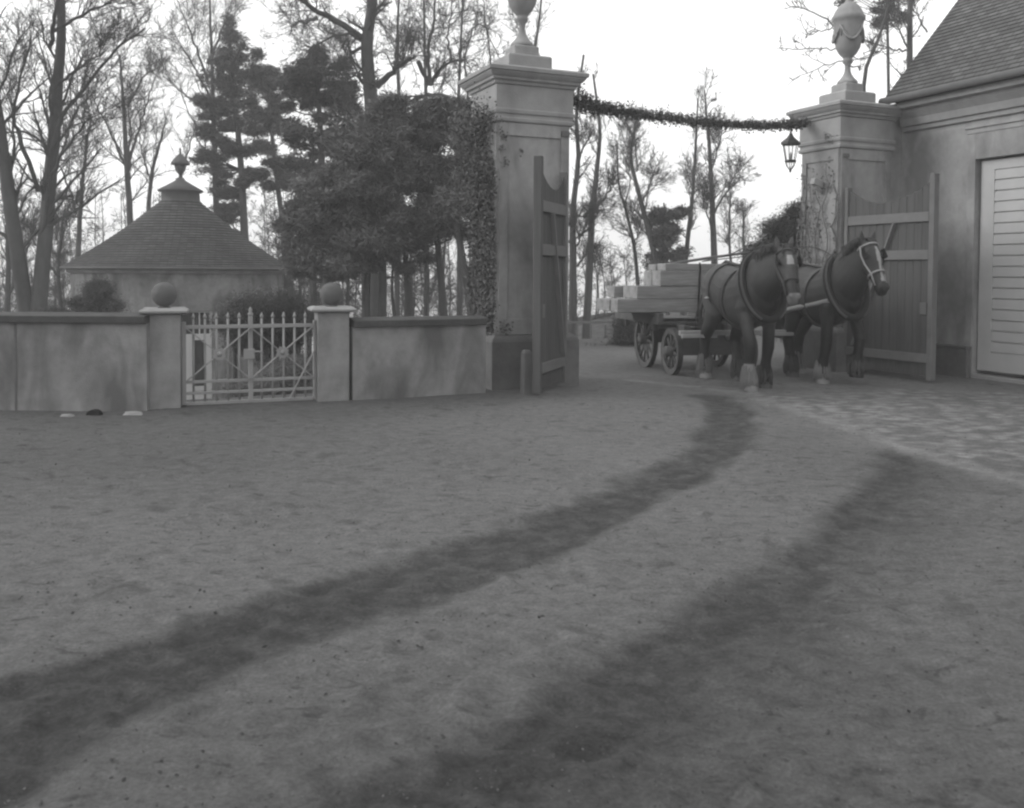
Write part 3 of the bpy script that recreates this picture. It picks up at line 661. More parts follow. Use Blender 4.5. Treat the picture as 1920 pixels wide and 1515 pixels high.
def spawn(P, Rr, k, t0, t1, ln, ang, up, wig, n, rr, rng, rmin=.004, taper=.3, lt=.5):
    M = len(P); idx = np.repeat(np.arange(M), k); t = rng.uniform(t0, t1, len(idx)); nn = P.shape[1] - 1
    f = t * nn; i = np.minimum(f.astype(int), nn - 1); fr = (f - i)[:, None]
    p = P[idx, i] * (1 - fr) + P[idx, i + 1] * fr; tg = unit(P[idx, i + 1] - P[idx, i]); r = Rr[idx, i] * (1 - fr[:, 0]) + Rr[idx, i + 1] * fr[:, 0]
    q = rng.normal(size=(len(idx), 3)); q = unit(q - tg * np.sum(q * tg, 1, keepdims=True))
    a = rng.uniform(*ang, len(idx))[:, None]; d = unit(tg * np.cos(a) + q * np.sin(a) + np.array([0, 0, up]))
    plen = np.linalg.norm(np.diff(P, axis=1), axis=2).sum(1)[idx] if np.isscalar(ln) and ln < 0 else None
    Ln = (plen * -ln if plen is not None else np.full(len(idx), ln)) * rng.uniform(.55, 1.15, len(idx)) * (1 - lt * t)
    out = np.zeros((len(idx), n, 3)); out[:, 0] = p
    for j in range(1, n):
        d = unit(d + rng.normal(size=d.shape) * wig + np.array([0, 0, up * .35])); out[:, j] = out[:, j - 1] + d * (Ln / (n - 1))[:, None]
    r0 = np.maximum(r * rr, rmin); R2 = np.maximum(r0[:, None] * np.linspace(1, taper, n)[None], rmin * .7)
    return out, R2
def bare_tree(name, label, Y, stems, limbs=(), r=(.2, .08), lr=.06, seed=1, k=(9, 7, 7), ln=(2.2, -.5, -.45), ang=(.5, 1.0), up=.25, wig=.18, group=None, rmin=.004, t0=.3, zbase=None, jitter=.12):
    rng = np.random.default_rng(seed); tr = Branches(); cr_ = Branches(); Ps = []
    for s in stems:
        P = resample([at(x, y, Y) for x, y in s], 14); P[:, 1] += np.linspace(0, rng.uniform(-1, 1), 14) + rng.normal(0, .02, 14)
        if zbase is not None:                                    # carry the stem down to the ground
            P = np.vstack([[P[0] + np.array([0, 0, z]) for z in np.linspace(zbase - P[0][2], 0, 3)[:-1]], P])
        else:
            gz = ground_z(P[0][0], P[0][1]); P = np.vstack([[P[0] + np.array([0, 0, z]) for z in np.linspace(min(-.2, gz - P[0][2] - .15), 0, 3)[:-1]], P])
        Rr = np.concatenate([[r[0] * 1.5, r[0] * 1.1], np.linspace(r[0], r[1], 14)]); tr.add(P[None], Rr[None], 9); Ps.append((P[None], Rr[None]))
    base = Ps[0][0][0, 0]
    for l in limbs:
        sc = 1.0
        if isinstance(l[0], (int, float)): sc, l = l[0], l[1]
        P = resample([at(x, y, Y) for x, y in l], 16); P[:, 1] += np.linspace(0, rng.uniform(-1.5, 1.5), 16)
        P[1:-1] += rng.normal(0, .02, (14, 3)); Rr = np.linspace(lr * sc, lr * sc * .3, 16); cr_.add(P[None], Rr[None], 6); Ps.append((P[None], Rr[None]))
    P0 = np.concatenate([p if p.shape[1] == 16 else p for p, _ in Ps]); R0 = np.concatenate([q for _, q in Ps])
    a1, b1_ = spawn(P0, R0, k[0] + 5, t0, 1, ln[0] * 1.15, ang, up, wig, 8, .3, rng, rmin * 2.2); cr_.add(a1, b1_, 5)
    a2, b2 = spawn(a1, b1_, k[1] + 1, .1, 1, ln[1] * 1.1, (.4, .95), up * .6, wig * 1.1, 5, .55, rng, rmin * 1.3); cr_.add(a2, b2, 4)
    a3, b3 = spawn(a2, b2, k[2] + 1, .1, 1, ln[2] * 1.1, (.35, .9), up * .5, wig * 1.2, 4, .6, rng, rmin); cr_.add(a3, b3, 3)
    t = thing(name, label, 'tree', tuple(base), 0, group)
    link('trunk', tr.mesh('trunk', base), BARK, t); link('branches', cr_.mesh('branches', base), TWIG, t)
    return t
def quads(C, A, B):                                              # diamonds centred at C with half axes A, B
    n = len(C); V = np.stack([C - A, C - B, C + A, C + B], 1).reshape(-1, 3); return V, np.arange(n * 4).reshape(n, 4)
def foliage(blobs, nclump, per, csig, size, aspect, rng, shell=.55, radial=False):
    """blobs: (centre, radii). Clumps sit through each ellipsoid, leaves in each clump."""
    CC = []
    for c, rd in blobs:
        vol = max(.12, rd[0] * rd[2]); m = max(3, int(nclump * vol)); d = unit(rng.normal(size=(m, 3))); q = rng.uniform(shell, 1.0, (m, 1)) ** .7
        CC.append(np.asarray(c) + d * q * np.asarray(rd))
    CC = np.concatenate(CC); k = rng.poisson(per, len(CC)); idx = np.repeat(np.arange(len(CC)), k); cs = csig * rng.uniform(.6, 1.4, len(CC))
    off = rng.normal(size=(len(idx), 3)) * cs[idx][:, None] * np.array([1, 1, .6]); P = CC[idx] + off
    A = unit(unit(off) + rng.normal(size=off.shape) * .5) if radial else unit(rng.normal(size=off.shape))
    B = unit(np.cross(A, rng.normal(size=A.shape))); s = size * rng.uniform(.6, 1.4, (len(P), 1))
    return quads(P, A * s, B * s * aspect)
def needle_tree(name, label, Y, trunk, blobs, r=(.16, .04), seed=1, nclump=185, per=36, csig=.09, size=.062, aspect=.2, material=None, bark=None, dep=.9, group=None, radial=True, extra_trunks=(), cat='tree', shell=.35):
    rng = np.random.default_rng(seed); tr = Branches()
    P = resample([at(x, y, Y) for x, y in trunk], 16); gz = ground_z(P[0][0], P[0][1]); P = np.vstack([[P[0] + np.array([0, 0, min(-.2, gz - P[0][2] - .1)])], P])
    Rr = np.concatenate([[r[0] * 1.2], np.linspace(r[0], r[1], 16)]); tr.add(P[None], Rr[None], 9); base = P[0]
    for et, er in extra_trunks:
        Q_ = resample([at(x, y, Y) for x, y in et], 16); Q_ = np.vstack([[Q_[0] + np.array([0, 0, min(-.2, gz - Q_[0][2])])], Q_]); tr.add(Q_[None], np.linspace(er, er * .5, 17)[None], 8)
    bl = []; sc = Y / F
    if not radial: blobs = [(cx + rng.normal(0, .5 - .3 * q) * rx * 1.5, cy + rng.normal(0, .5 - .3 * q) * ry * 1.5, rx * q, ry * q) for (cx, cy, rx, ry) in blobs for q in (.85, .5, .45, .35, .22, .18)]
    if radial: blobs = [(cx + rng.normal(0, .5) * rx, cy + rng.normal(0, .8) * ry, rx * q * .92, ry * q * 1.3) for (cx, cy, rx, ry) in blobs for q in (.85, .55, .42, .3)]
    for (cx, cy, rx, ry) in blobs:
        c = at(cx, cy, Y + rng.uniform(-.5, .5) * dep); bl.append((c, (rx * sc, max(.25, min(rx * sc, dep)), ry * sc)))
        i = int(np.argmin(np.abs(P[:, 2] - (c[2] - .35 * abs(c[0] - P[:, 0].mean())))))    # a limb to every clump
        q = resample([P[i], (P[i] * .45 + c * .55) + np.array([0, 0, -.08]), c], 8)
        tr.add(q[None], np.linspace(max(.012, Rr[i] * .35), .008, 8)[None], 5)
    V, Q = foliage(bl, nclump, per, csig, size, aspect, rng, shell, radial or material is YEW)
    t = thing(name, label, cat, tuple(base), 0, group)
    link('trunk', tr.mesh('trunk', base), bark or PINEBARK, t); link('crown', np_mesh('crown', V - base, Q), material or NEEDLE, t)
    return t

# ------------------------------------------------------------------ trees, left to right
bare_tree('bare_tree', 'big bare tree with two thick grey trunks rising from one foot at far left', 21,
    [[(50, 600), (40, 480), (24, 330), (13, 200), (8, 80), (12, -80)], [(70, 600), (80, 440), (88, 300), (95, 150), (97, 40), (90, -90)]],
    [(1.1, [(88, 330), (110, 235), (130, 205), (175, 150), (225, 90), (275, 55)]), (1.0, [(76, 440), (105, 330), (150, 270), (195, 222)]), (1, [(94, 85), (120, 40), (142, 0), (160, -50)]), (1, [(72, 360), (45, 260), (40, 225), (62, 150), (86, 82)]),
     (.8, [(97, 60), (150, 45), (210, 30), (260, 22)]), (.8, [(93, 170), (150, 130), (210, 100)]), (.8, [(20, 300), (-10, 220), (-30, 160)])],
    r=(.185, .08), lr=.055, seed=11, k=(13, 8, 8), ln=(2.3, -.5, -.5), ang=(.4, .95), up=.22)
bare_tree('bare_tree', 'slim bare tree behind the left slope of the pavilion roof', 31,
    [[(246, 470), (243, 330), (239, 200), (237, 110)]], [[(243, 330), (205, 240), (172, 180)], [(242, 320), (228, 240), (208, 170)], [(243, 300), (262, 230), (290, 140)], [(240, 200), (250, 140), (262, 95)]],
    r=(.12, .03), lr=.05, seed=12, k=(11, 7, 7), ln=(2.0, -.5, -.5))
bare_tree('bare_tree', 'thin bare tree between the twin trunk tree and the pavilion', 30,
    [[(145, 520), (143, 400), (148, 280), (152, 210)]], [[(144, 400), (120, 320), (100, 270)], [(145, 380), (170, 310), (185, 260)]], r=(.10, .02), lr=.04, seed=13, k=(10, 7, 6), ln=(1.9, -.5, -.5))
bare_tree('bare_tree', 'thin crooked bare tree just left of the pavilion finial', 33,
    [[(278, 430), (279, 330), (292, 260), (298, 215)]], [[(279, 330), (265, 280), (258, 240)], [(333, 420), (334, 320), (345, 250), (343, 230)]], r=(.09, .02), lr=.04, seed=14, k=(9, 7, 6), ln=(1.8, -.5, -.5))
bare_tree('bare_tree', 'thin bare tree at the left edge leaning behind the twin trunks', 24,
    [[(14, 600), (10, 520), (4, 430), (-6, 330)]], [[(12, 560), (28, 470), (20, 400)], [(28, 600), (34, 560), (48, 470)]], r=(.08, .04), lr=.05, seed=15, k=(9, 7, 6), ln=(1.4, -.5, -.5))
bare_tree('bare_tree', 'slender bare tree left of the pavilion wall with low twigs', 26,
    [[(115, 600), (108, 520), (112, 440), (118, 380)]], [[(110, 520), (90, 470), (80, 430)], [(112, 470), (135, 430), (160, 400)]], r=(.07, .02), lr=.035, seed=16, k=(9, 7, 6), ln=(1.4, -.5, -.5))
bare_tree('bare_tree', 'tall bare tree whose fine twigs rise above the left pine', 33,
    [[(410, 500), (398, 260), (390, 120), (380, -30)]], [[(392, 180), (360, 120), (322, 60)], [(390, 150), (365, 70), (345, 10)], [(388, 120), (420, 50), (440, -10)], [(400, 220), (350, 180), (300, 140)]], r=(.13, .03), lr=.05, seed=17, k=(10, 7, 7), ln=(2.4, -.5, -.5))
bare_tree('bare_tree', 'gnarled tall bare oak with crooked limbs above the evergreens', 24,
    [[(706, 600), (702, 380), (699, 215), (693, 150), (689, 85), (697, 35), (708, -60)]],
    [(1.4, [(690, 84), (662, 62), (622, 42), (597, 33), (580, 15), (566, -15)]), (.7, [(594, 33), (568, 34), (545, 26), (520, 40)]), (1.3, [(706, 163), (738, 137), (768, 119), (784, 115)]),
     (1, [(784, 115), (797, 138), (806, 158), (818, 138), (846, 110), (872, 108)]), (1, [(770, 192), (798, 174), (830, 172), (862, 190), (890, 200)]), (.7, [(690, 145), (668, 140), (652, 152)]),
     (.8, [(688, 78), (668, 72), (640, 74), (606, 98), (600, 110)]), (.8, [(690, 88), (665, 95), (652, 108), (645, 80)]), (.9, [(806, 160), (802, 90), (812, 30), (815, -30)]), (.5, [(846, 112), (838, 70), (845, 30), (850, -20)]), (.45, [(880, 195), (870, 120), (880, 60), (900, 32), (925, 70), (945, 108)]), (.6, [(740, 136), (735, 90), (742, 20)])],
    r=(.23, .12), lr=.072, seed=18, k=(12, 8, 7), ln=(1.7, -.5, -.5), ang=(.6, 1.2), up=.12, wig=.3)
bare_tree('bare_tree', 'group of straight bare stems between oak and left gate pillar', 32,
    [[(800, 420), (800, 250), (797, 100), (795, -30)], [(862, 420), (858, 250), (862, 120), (868, -20)], [(745, 400), (748, 220), (745, 60), (750, -30)]], [], r=(.09, .03), lr=.05, seed=19, k=(15, 7, 7), ln=(1.9, -.5, -.5))
bare_tree('bare_tree', 'bare tree showing beside the left urn', 30,
    [[(975, 400), (985, 200), (1000, 110), (1012, 30), (1016, -30)]], [[(990, 170), (975, 60), (968, 20)], [(940, 300), (925, 150), (912, 50), (900, -20)]], r=(.09, .02), lr=.04, seed=20, k=(9, 6, 6), ln=(1.3, -.5, -.5))
needle_tree('pine_tree', 'tall pine with layered crown right of the pavilion roof', 31, [(464, 600), (459, 450), (451, 300), (438, 170), (428, 60)],
    [(428, 62, 12, 22), (432, 95, 26, 18), (420, 118, 30, 16), (440, 135, 38, 22), (408, 150, 30, 16), (472, 150, 22, 18), (398, 188, 44, 16), (440, 180, 38, 22), (388, 205, 30, 10), (480, 205, 36, 22), (430, 225, 50, 18), (470, 245, 42, 16),
     (390, 250, 22, 9), (406, 262, 30, 10), (400, 290, 42, 12), (390, 296, 22, 8), (440, 285, 30, 10), (416, 330, 34, 10), (430, 345, 34, 10), (423, 365, 26, 12), (413, 395, 24, 14), (430, 400, 20, 10), (488, 280, 28, 12), (478, 330, 24, 10)], r=(.17, .04), seed=31)
needle_tree('pine_tree', 'narrower pine with leaning trunk between the two tall pines', 31, [(548, 600), (540, 480), (522, 360), (510, 250), (503, 150)],
    [(490, 128, 26, 18), (505, 150, 26, 22), (488, 165, 26, 16), (512, 190, 18, 14), (500, 215, 20, 12), (520, 235, 14, 10), (505, 290, 30, 14), (525, 320, 32, 14), (500, 345, 22, 12), (540, 345, 24, 12)], r=(.13, .04), seed=32)
needle_tree('pine_tree', 'tall broad pine left of the gnarled oak', 25, [(612, 600), (607, 420), (603, 300), (597, 180), (590, 100)],
    [(590, 104, 14, 18), (588, 128, 28, 16), (568, 148, 34, 18), (612, 148, 32, 22), (542, 150, 10, 16), (590, 175, 46, 18), (635, 175, 30, 22), (556, 215, 30, 20), (610, 205, 40, 18), (655, 205, 34, 24), (600, 245, 46, 12), (640, 250, 36, 16), (560, 262, 34, 10), (555, 312, 36, 20), (590, 325, 36, 14), (620, 290, 36, 12), (660, 290, 40, 26), (580, 360, 36, 16)],
    r=(.15, .04), seed=33, extra_trunks=[([(580, 600), (590, 420), (585, 250)], .07)])
EV = dict(material=YEW, bark=BARK, radial=False, size=.05, aspect=.2, csig=.10, nclump=230, per=54, dep=1.3, shell=.15)
needle_tree('evergreen_tree', 'low spreading dark evergreen behind the right ball post', 18.5, [(618, 600), (616, 540), (612, 480), (608, 420)],
    [(600, 450, 62, 40), (575, 470, 40, 38), (640, 455, 55, 45), (625, 395, 60, 40), (570, 410, 30, 24), (610, 500, 40, 18), (660, 400, 40, 40), (566, 500, 24, 14), (655, 500, 30, 14), (590, 350, 34, 24), (635, 345, 34, 28)], r=(.16, .05), seed=41, **EV)
needle_tree('evergreen_tree', 'tall dark evergreen under the gnarled oak', 19, [(716, 600), (718, 520), (714, 440), (705, 330)],
    [(690, 300, 50, 50), (735, 240, 40, 36), (700, 240, 32, 28), (665, 345, 45, 40), (740, 330, 55, 50), (700, 400, 60, 50), (750, 420, 40, 40), (690, 460, 40, 22), (740, 200, 26, 16), (712, 290, 40, 60), (655, 290, 26, 30), (725, 470, 30, 20)], r=(.10, .05), seed=42, extra_trunks=[([(687, 600), (688, 540), (690, 470), (680, 400)], .09)], **EV)
needle_tree('evergreen_tree', 'dense dark evergreen in the middle of the clump left of the ivy pillar', 19.5, [(765, 600), (765, 540), (762, 470), (790, 360)],
    [(800, 260, 45, 40), (840, 245, 34, 40), (790, 330, 60, 50), (835, 330, 50, 50), (810, 400, 55, 40), (775, 450, 36, 26), (830, 430, 34, 20), (845, 205, 20, 16), (800, 215, 24, 18), (770, 280, 40, 40)], r=(.09, .05), seed=43, extra_trunks=[([(832, 600), (828, 540), (818, 440), (800, 380)], .10), ([(740, 600), (735, 540), (738, 470)], .04)], **EV)
needle_tree('evergreen_tree', 'dark evergreen with slanting trunk touching the ivy on the left pillar', 18, [(888, 600), (878, 540), (866, 480), (855, 400)],
    [(872, 300, 34, 50), (895, 350, 26, 50), (865, 380, 40, 40), (895, 420, 22, 36), (880, 250, 20, 24)], r=(.11, .06), seed=44, extra_trunks=[([(905, 600), (903, 520), (908, 430)], .05)], **EV)
# dark conical bush and low shrubs in the garden
needle_tree('conical_bush', 'dark rounded evergreen bush against the left side of the pavilion wall', 17, [(172, 610), (174, 590), (178, 560)],
    [(186, 562, 22, 28), (188, 545, 12, 14), (165, 576, 30, 20), (135, 590, 32, 10), (198, 582, 14, 18), (105, 597, 26, 6)], r=(.05, .02), seed=51, cat='bush', **{**EV, 'size': .022, 'nclump': 200, 'per': 90, 'csig': .08, 'dep': .5, 'material': DARKBUSH})
needle_tree('garden_shrub', 'loose shrub seen behind the iron gate, left half', 14, [(440, 640), (442, 610), (445, 585)], [(452, 585, 28, 20), (475, 572, 34, 20), (446, 600, 20, 14), (455, 620, 30, 30), (480, 640, 30, 30)], r=(.03, .015), seed=52, cat='bush', group='shrubs behind the iron gate', **{**EV, 'material': SHRUB, 'size': .02, 'nclump': 300, 'per': 50, 'dep': .4})
needle_tree('garden_shrub', 'taller shrub seen behind the iron gate, right half', 14.5, [(540, 660), (540, 620), (545, 580)], [(520, 580, 34, 26), (550, 590, 34, 26), (575, 610, 18, 30), (530, 640, 40, 30), (560, 660, 30, 36), (505, 620, 24, 26)], r=(.03, .015), seed=53, cat='bush', group='shrubs behind the iron gate', **{**EV, 'material': SHRUB, 'size': .02, 'nclump': 300, 'per': 50, 'dep': .4})
needle_tree('garden_shrub', 'dark bush low behind the bottom bars of the iron gate', 13, [(520, 740), (520, 720), (522, 700)], [(470, 735, 40, 18), (520, 725, 50, 22), (565, 705, 30, 36), (575, 740, 30, 20)], r=(.03, .015), seed=54, cat='bush', group='shrubs behind the iron gate', **{**EV, 'size': .02, 'nclump': 330, 'per': 50, 'dep': .4})
# far row behind the evergreen clump so no bright hole is left under it
for i, (x, s, lb) in enumerate(((650, 61, 'thin bare stems seen under the evergreens behind the right ball post'), (800, 62, 'thin bare stems seen under the evergreens above the short wall'), (560, 63, 'thin bare stems just right of the pavilion'))):
    bare_tree('bare_sapling', lb, 29, [[(x - 28, 600), (x - 30, 500), (x - 34, 400)], [(x, 600), (x + 3, 520), (x - 2, 420)], [(x + 32, 600), (x + 30, 500), (x + 36, 410)]], [], r=(.07, .03), seed=s, k=(22, 7, 6), ln=(1.3, -.5, -.5), t0=.05, up=.1, group='saplings under the evergreens')
# ------------------------------------------------------------------ trees through the gateway
gt = dict(group='bare trees beyond the gateway')
bare_tree('bare_tree', 'dark straight bare trunk closest to the left gate leaf', 27, [[(1072, 650), (1074, 500), (1073, 400), (1083, 300), (1079, 215), (1092, 110)]], [(.8, [(1084, 302), (1095, 275), (1103, 262)]), (.6, [(1075, 400), (1090, 408), (1104, 410)]), (.7, [(1078, 470), (1090, 440), (1098, 420)])], r=(.13, .03), lr=.05, seed=71, k=(14, 8, 7), ln=(1.08, -.55, -.55), rmin=.0036, **gt)
bare_tree('bare_tree', 'bare trunk with forked side limb, second beyond the gateway', 27, [[(1098, 650), (1106, 500), (1112, 400), (1122, 310), (1128, 235), (1116, 130)]], [(1, [(1116, 392), (1138, 365), (1158, 338)]), (.8, [(1115, 395), (1130, 393), (1140, 386)]), (.8, [(1082, 500), (1095, 480), (1106, 472)])], r=(.13, .03), lr=.05, seed=72, k=(14, 8, 7), ln=(1.08, -.55, -.55), rmin=.0036, **gt)
bare_tree('bare_tree', 'thin bare tree rising from behind the wagon load', 29, [[(1198, 570), (1190, 470), (1172, 390), (1160, 345), (1157, 270)]], [(.8, [(1187, 460), (1200, 440), (1210, 430)]), (.7, [(1172, 390), (1180, 330), (1176, 280)])], r=(.07, .02), lr=.035, seed=73, k=(17, 8, 7), ln=(1.32, -.55, -.55), rmin=.0036, **gt)
bare_tree('bare_tree', 'crooked bare tree standing above the wagon load', 28, [[(1236, 520), (1222, 450), (1208, 390), (1194, 330), (1188, 280), (1200, 215)]], [(.9, [(1206, 375), (1225, 340), (1238, 310)]), (.7, [(1195, 320), (1196, 270), (1188, 220)])], r=(.11, .03), lr=.04, seed=74, k=(16, 8, 7), ln=(1.20, -.55, -.55), rmin=.0036, **gt)
bare_tree('bare_tree', 'slim bare tree in the middle of the gateway', 30, [[(1282, 520), (1290, 430), (1297, 350), (1300, 260), (1302, 190)]], [(.8, [(1292, 400), (1310, 340), (1320, 310)])], r=(.09, .02), lr=.035, seed=75, k=(17, 8, 7), ln=(1.08, -.55, -.55), rmin=.0036, **gt)
bare_tree('bare_tree', 'upright bare tree under the garland, nearest the horses', 28, [[(1341, 520), (1338, 400), (1336, 300), (1332, 230), (1329, 160)]], [(.8, [(1340, 400), (1358, 350), (1368, 320)]), (.8, [(1338, 440), (1318, 400), (1310, 380)]), (.7, [(1337, 310), (1350, 270), (1357, 240)])], r=(.11, .02), lr=.04, seed=76, k=(17, 8, 7), ln=(1.14, -.55, -.55), rmin=.0036, **gt)
bare_tree('bare_tree', 'low twiggy bare tree between the horses and the garland', 31, [[(1372, 520), (1370, 450), (1373, 410), (1378, 360)], [(1395, 520), (1400, 440), (1408, 390)]], [], r=(.05, .02), seed=77, k=(17, 8, 7), ln=(1.20, -.55, -.55), rmin=.0036, **gt)
needle_tree('pine_tree', 'small dark pine beyond the gateway above the wagon load', 28.5, [(1252, 540), (1250, 480), (1247, 420), (1245, 380)], [(1240, 408, 22, 10), (1262, 398, 14, 6), (1235, 430, 22, 9), (1258, 428, 22, 8), (1248, 455, 28, 12), (1235, 480, 26, 10), (1265, 480, 20, 8)], r=(.06, .02), seed=78, size=.07)
for i, (x0, x1, lb) in enumerate(((1060, 1150, 'low misty twigs behind the railing'), (1120, 1240, 'low twigs left of the wagon load'), (0, 120, 'misty thicket of fine twigs behind the twin trunk tree'), (110, 330, 'misty thicket of fine twigs behind the left half of the pavilion'), (450, 600, 'misty thicket of fine twigs between pavilion and evergreens'), (600, 760, 'misty twigs under the evergreens beside the right ball post'), (750, 930, 'misty twigs under the evergreens beside the tall pillar'))):
    bare_tree('bare_thicket', lb, 36 if x0 < 1000 else 34, [[(x, 640), (x + 4, 540), (x - 4, 480 if x0 > 1000 else 360)] for x in np.linspace(x0, x1, 6 if x0 > 1000 else 9)], [], r=(.03, .012), seed=81 + i, k=(14, 7, 6) if x0 > 1000 else (24, 9, 8), ln=(1.1 if x0 > 1000 else 1.5, -.5, -.5), t0=.05, up=.08, group='thickets on the far slope')
# behind the coach house and the right urn
bare_tree('bare_tree', 'dark tree trunk behind the coach house roof', 24, [[(1703, 330), (1701, 120), (1697, 40), (1699, -60)]], [(.8, [(1702, 90), (1670, 62), (1640, 48)]), (.7, [(1738, 60), (1730, 10), (1725, -40)]), (.8, [(1704, 96), (1680, 80), (1655, 85)])], r=(.085, .06), lr=.035, seed=91, k=(8, 6, 6), ln=(1.0, -.5, -.5), zbase=0)
bare_tree('bare_tree', 'bare tree behind the right urn with thin boughs reaching left over the sky', 20, [[(1618, 330), (1622, 150), (1650, 72), (1668, 20), (1685, -40)]],
    [(.9, [(1610, 75), (1575, 50), (1535, 14), (1500, -2)]), (.6, [(1585, 52), (1555, 50), (1525, 52)]), (.6, [(1600, 92), (1560, 82), (1510, 76), (1485, 66)]), (.6, [(1612, 132), (1590, 124), (1565, 119), (1535, 130), (1500, 148), (1460, 172)])], r=(.05, .02), lr=.028, seed=92, k=(1, 3, 3), ln=(.6, -.5, -.5), zbase=0, t0=.35)
needle_tree('pine_tree', 'pine crown showing between the right urn and the roof', 26, [(1668, 330), (1665, 100), (1662, -20)], [(1655, 8, 22, 16), (1680, 22, 22, 12), (1585, 12, 10, 22), (1582, 58, 9, 10), (1650, 40, 18, 8), (1690, -5, 26, 12), (1600, -15, 30, 10)], r=(.05, .03), seed=93, nclump=60)
# dark bush left of the right pillar
needle_tree('evergreen_tree', 'dark evergreen bush leaning out behind the right gate pillar', 15.6, [(1500, 640), (1498, 560), (1496, 480)],
    [(1502, 425, 24, 40), (1492, 440, 30, 34), (1470, 458, 34, 26), (1440, 470, 30, 22), (1500, 440, 34, 40), (1480, 470, 44, 36), (1450, 490, 44, 32), (1505, 410, 14, 20), (1460, 540, 70, 50), (1425, 470, 14, 14), (1500, 560, 40, 60)], r=(.08, .03), seed=94, **{**EV, 'nclump': 260, 'size': .024, 'csig': .1, 'per': 90, 'dep': .5, 'material': DARKBUSH})
needle_tree('low_bush', 'low dark bush beside the drive behind the wagon', 18.2, [(1160, 668), (1160, 650), (1162, 630)], [(1165, 635, 22, 30), (1150, 655, 30, 12), (1180, 620, 16, 30)], r=(.03, .015), seed=95, cat='bush', **{**EV, 'material': SHRUB, 'size': .024, 'nclump': 200, 'per': 60, 'dep': .5})

# railing beyond the gateway
p0, p1 = at(1010, 606, 23.5), at(1165, 603, 23.5)
RL = thing('park_railing', 'thin wooden railing across the gateway view in front of the trees', 'railing', (p0[0], p0[1], 0))
MB().bar((0, 0, p0[2]), (p1[0] - p0[0], 0, p1[2]), .06, .06).build('rail', RAILWOOD, RL)
for k in range(6): x = .25 + k * .37; MB().bar((x, 0, p0[2] - .025), (x, 0, -1.6), .05, .05, up=(0, 1, 0)).build('post', RAILWOOD, RL)

# ------------------------------------------------------------------ ivy, garland, lantern
def leaves(P, size, rng, flat=None):
    A = unit(rng.normal(size=P.shape)); B = unit(np.cross(A, rng.normal(size=P.shape))); s = size * rng.uniform(.6, 1.4, (len(P), 1)); return quads(P, A * s, B * s * .7)
def ivy_on(parent_o, label, nst, zr, thick, n, seed, material, spots=(), brange=(.02, .85)):
    rng = np.random.default_rng(seed); t = thing('ivy', label, 'ivy', (parent_o[0], parent_o[1], 0), ANG); st = MB(); PP = []
    for k in range(nst):
        b = rng.uniform(*brange); z = zr[0]; pts = []; top = rng.uniform(.55, 1) * (zr[1] - zr[0]) + zr[0]
        while z < top: pts.append((-.028 - rng.uniform(0, .02), b, z)); b = min(max(b + rng.normal(0, .05), brange[0]), brange[1]); z += .16
        if len(pts) < 3: continue
        st.tube(pts, [.016 - .011 * i / len(pts) for i in range(len(pts))], 5)
        p = np.array(pts); i = rng.integers(0, len(p), n // nst); dens = .35 + .65 * (p[i, 2] - zr[0]) / (zr[1] - zr[0]); keep = rng.uniform(size=len(i)) < dens
        q = p[i][keep] + rng.normal(0, 1, (keep.sum(), 3)) * np.array([.02, .06, .09]); q[:, 0] = -.03 - np.abs(rng.normal(0, 1, len(q))) * thick * (.4 + 1.2 * np.clip((q[:, 2] - 2.2) / 1.2, 0, 1)); PP.append(q)
    for (a, b, z, s, m) in spots: PP.append(np.array([a, b, z]) + rng.normal(0, 1, (m, 3)) * np.array([s if a > 0 or s > .08 else .01, .012 if a > 0 and b < 0 else s, s]))
    st.build('stem', DRYVINE, t); P = np.concatenate(PP); V, Q = leaves(P, .017, rng); link('leaves', np_mesh('leaves', V, Q), material, t)
ivy_on(OL, 'dark ivy climbing the left side of the nearer gate pillar up to its cornice', 15, (.75, 3.5), .065, 16000, 5, IVY,
       spots=[(-.2, .35, 3.38, .13, 700), (-.12, .1, 3.35, .1, 350), (-.15, .7, 3.3, .13, 500), (.05, -.04, 3.12, .028, 26), (.05, -.04, 2.98, .03, 26), (.08, -.04, 2.8, .03, 18), (.3, -.03, 2.95, .02, 8), (.10, -.04, .75, .06, 60), (-.15, .0, .95, .07, 130)])
ivy_on(OR, 'thin withered ivy on the left side of the pillar by the coach house', 11, (.7, 3.3), .022, 2200, 6, DRYVINE, spots=[(-.05, .2, 3.45, .05, 60)])
# garland
rng = np.random.default_rng(9); gpx = [(1070, 188), (1110, 202), (1160, 212), (1230, 221), (1320, 232), (1400, 238), (1460, 238), (1512, 234)]
GP = resample([at(x, y, 11.9 + (x - 1070) / 442 * 2.05) for x, y in gpx], 40)
GO = thing('garland', 'long evergreen garland slung between the two gate pillars', 'garland', tuple(GP[0]))
MB().tube([p - GP[0] for p in GP], .018, 6).build('rope', IVY, GO)
i = rng.uniform(0, 39, 9500) ** 1.0; j = np.minimum(i.astype(int), 38); f = (i - j)[:, None]; P = GP[j] * (1 - f) + GP[j + 1] * f
bulge = .038 + .05 * np.exp(-(i / 4.0) ** 2) + .02 * np.clip(np.sin(i * 1.7) * np.sin(i * .63), 0, 1) + .012 * (i < 22)
P = P + rng.normal(size=P.shape) * bulge[:, None] * np.array([.8, .8, .8]) + np.array([0, 0, .02]); V, Q = leaves(P, .016, rng)
V2, Q2 = quads(P[:900] + np.array([0, 0, .03]), unit(rng.normal(size=(900, 3)) + np.array([0, 0, 1.2])) * .075, unit(rng.normal(size=(900, 3))) * .006)
link('leaves', np_mesh('leaves', np.vstack([V, V2]) - GP[0], np.vstack([Q, Q2 + len(V)])), IVY, GO)
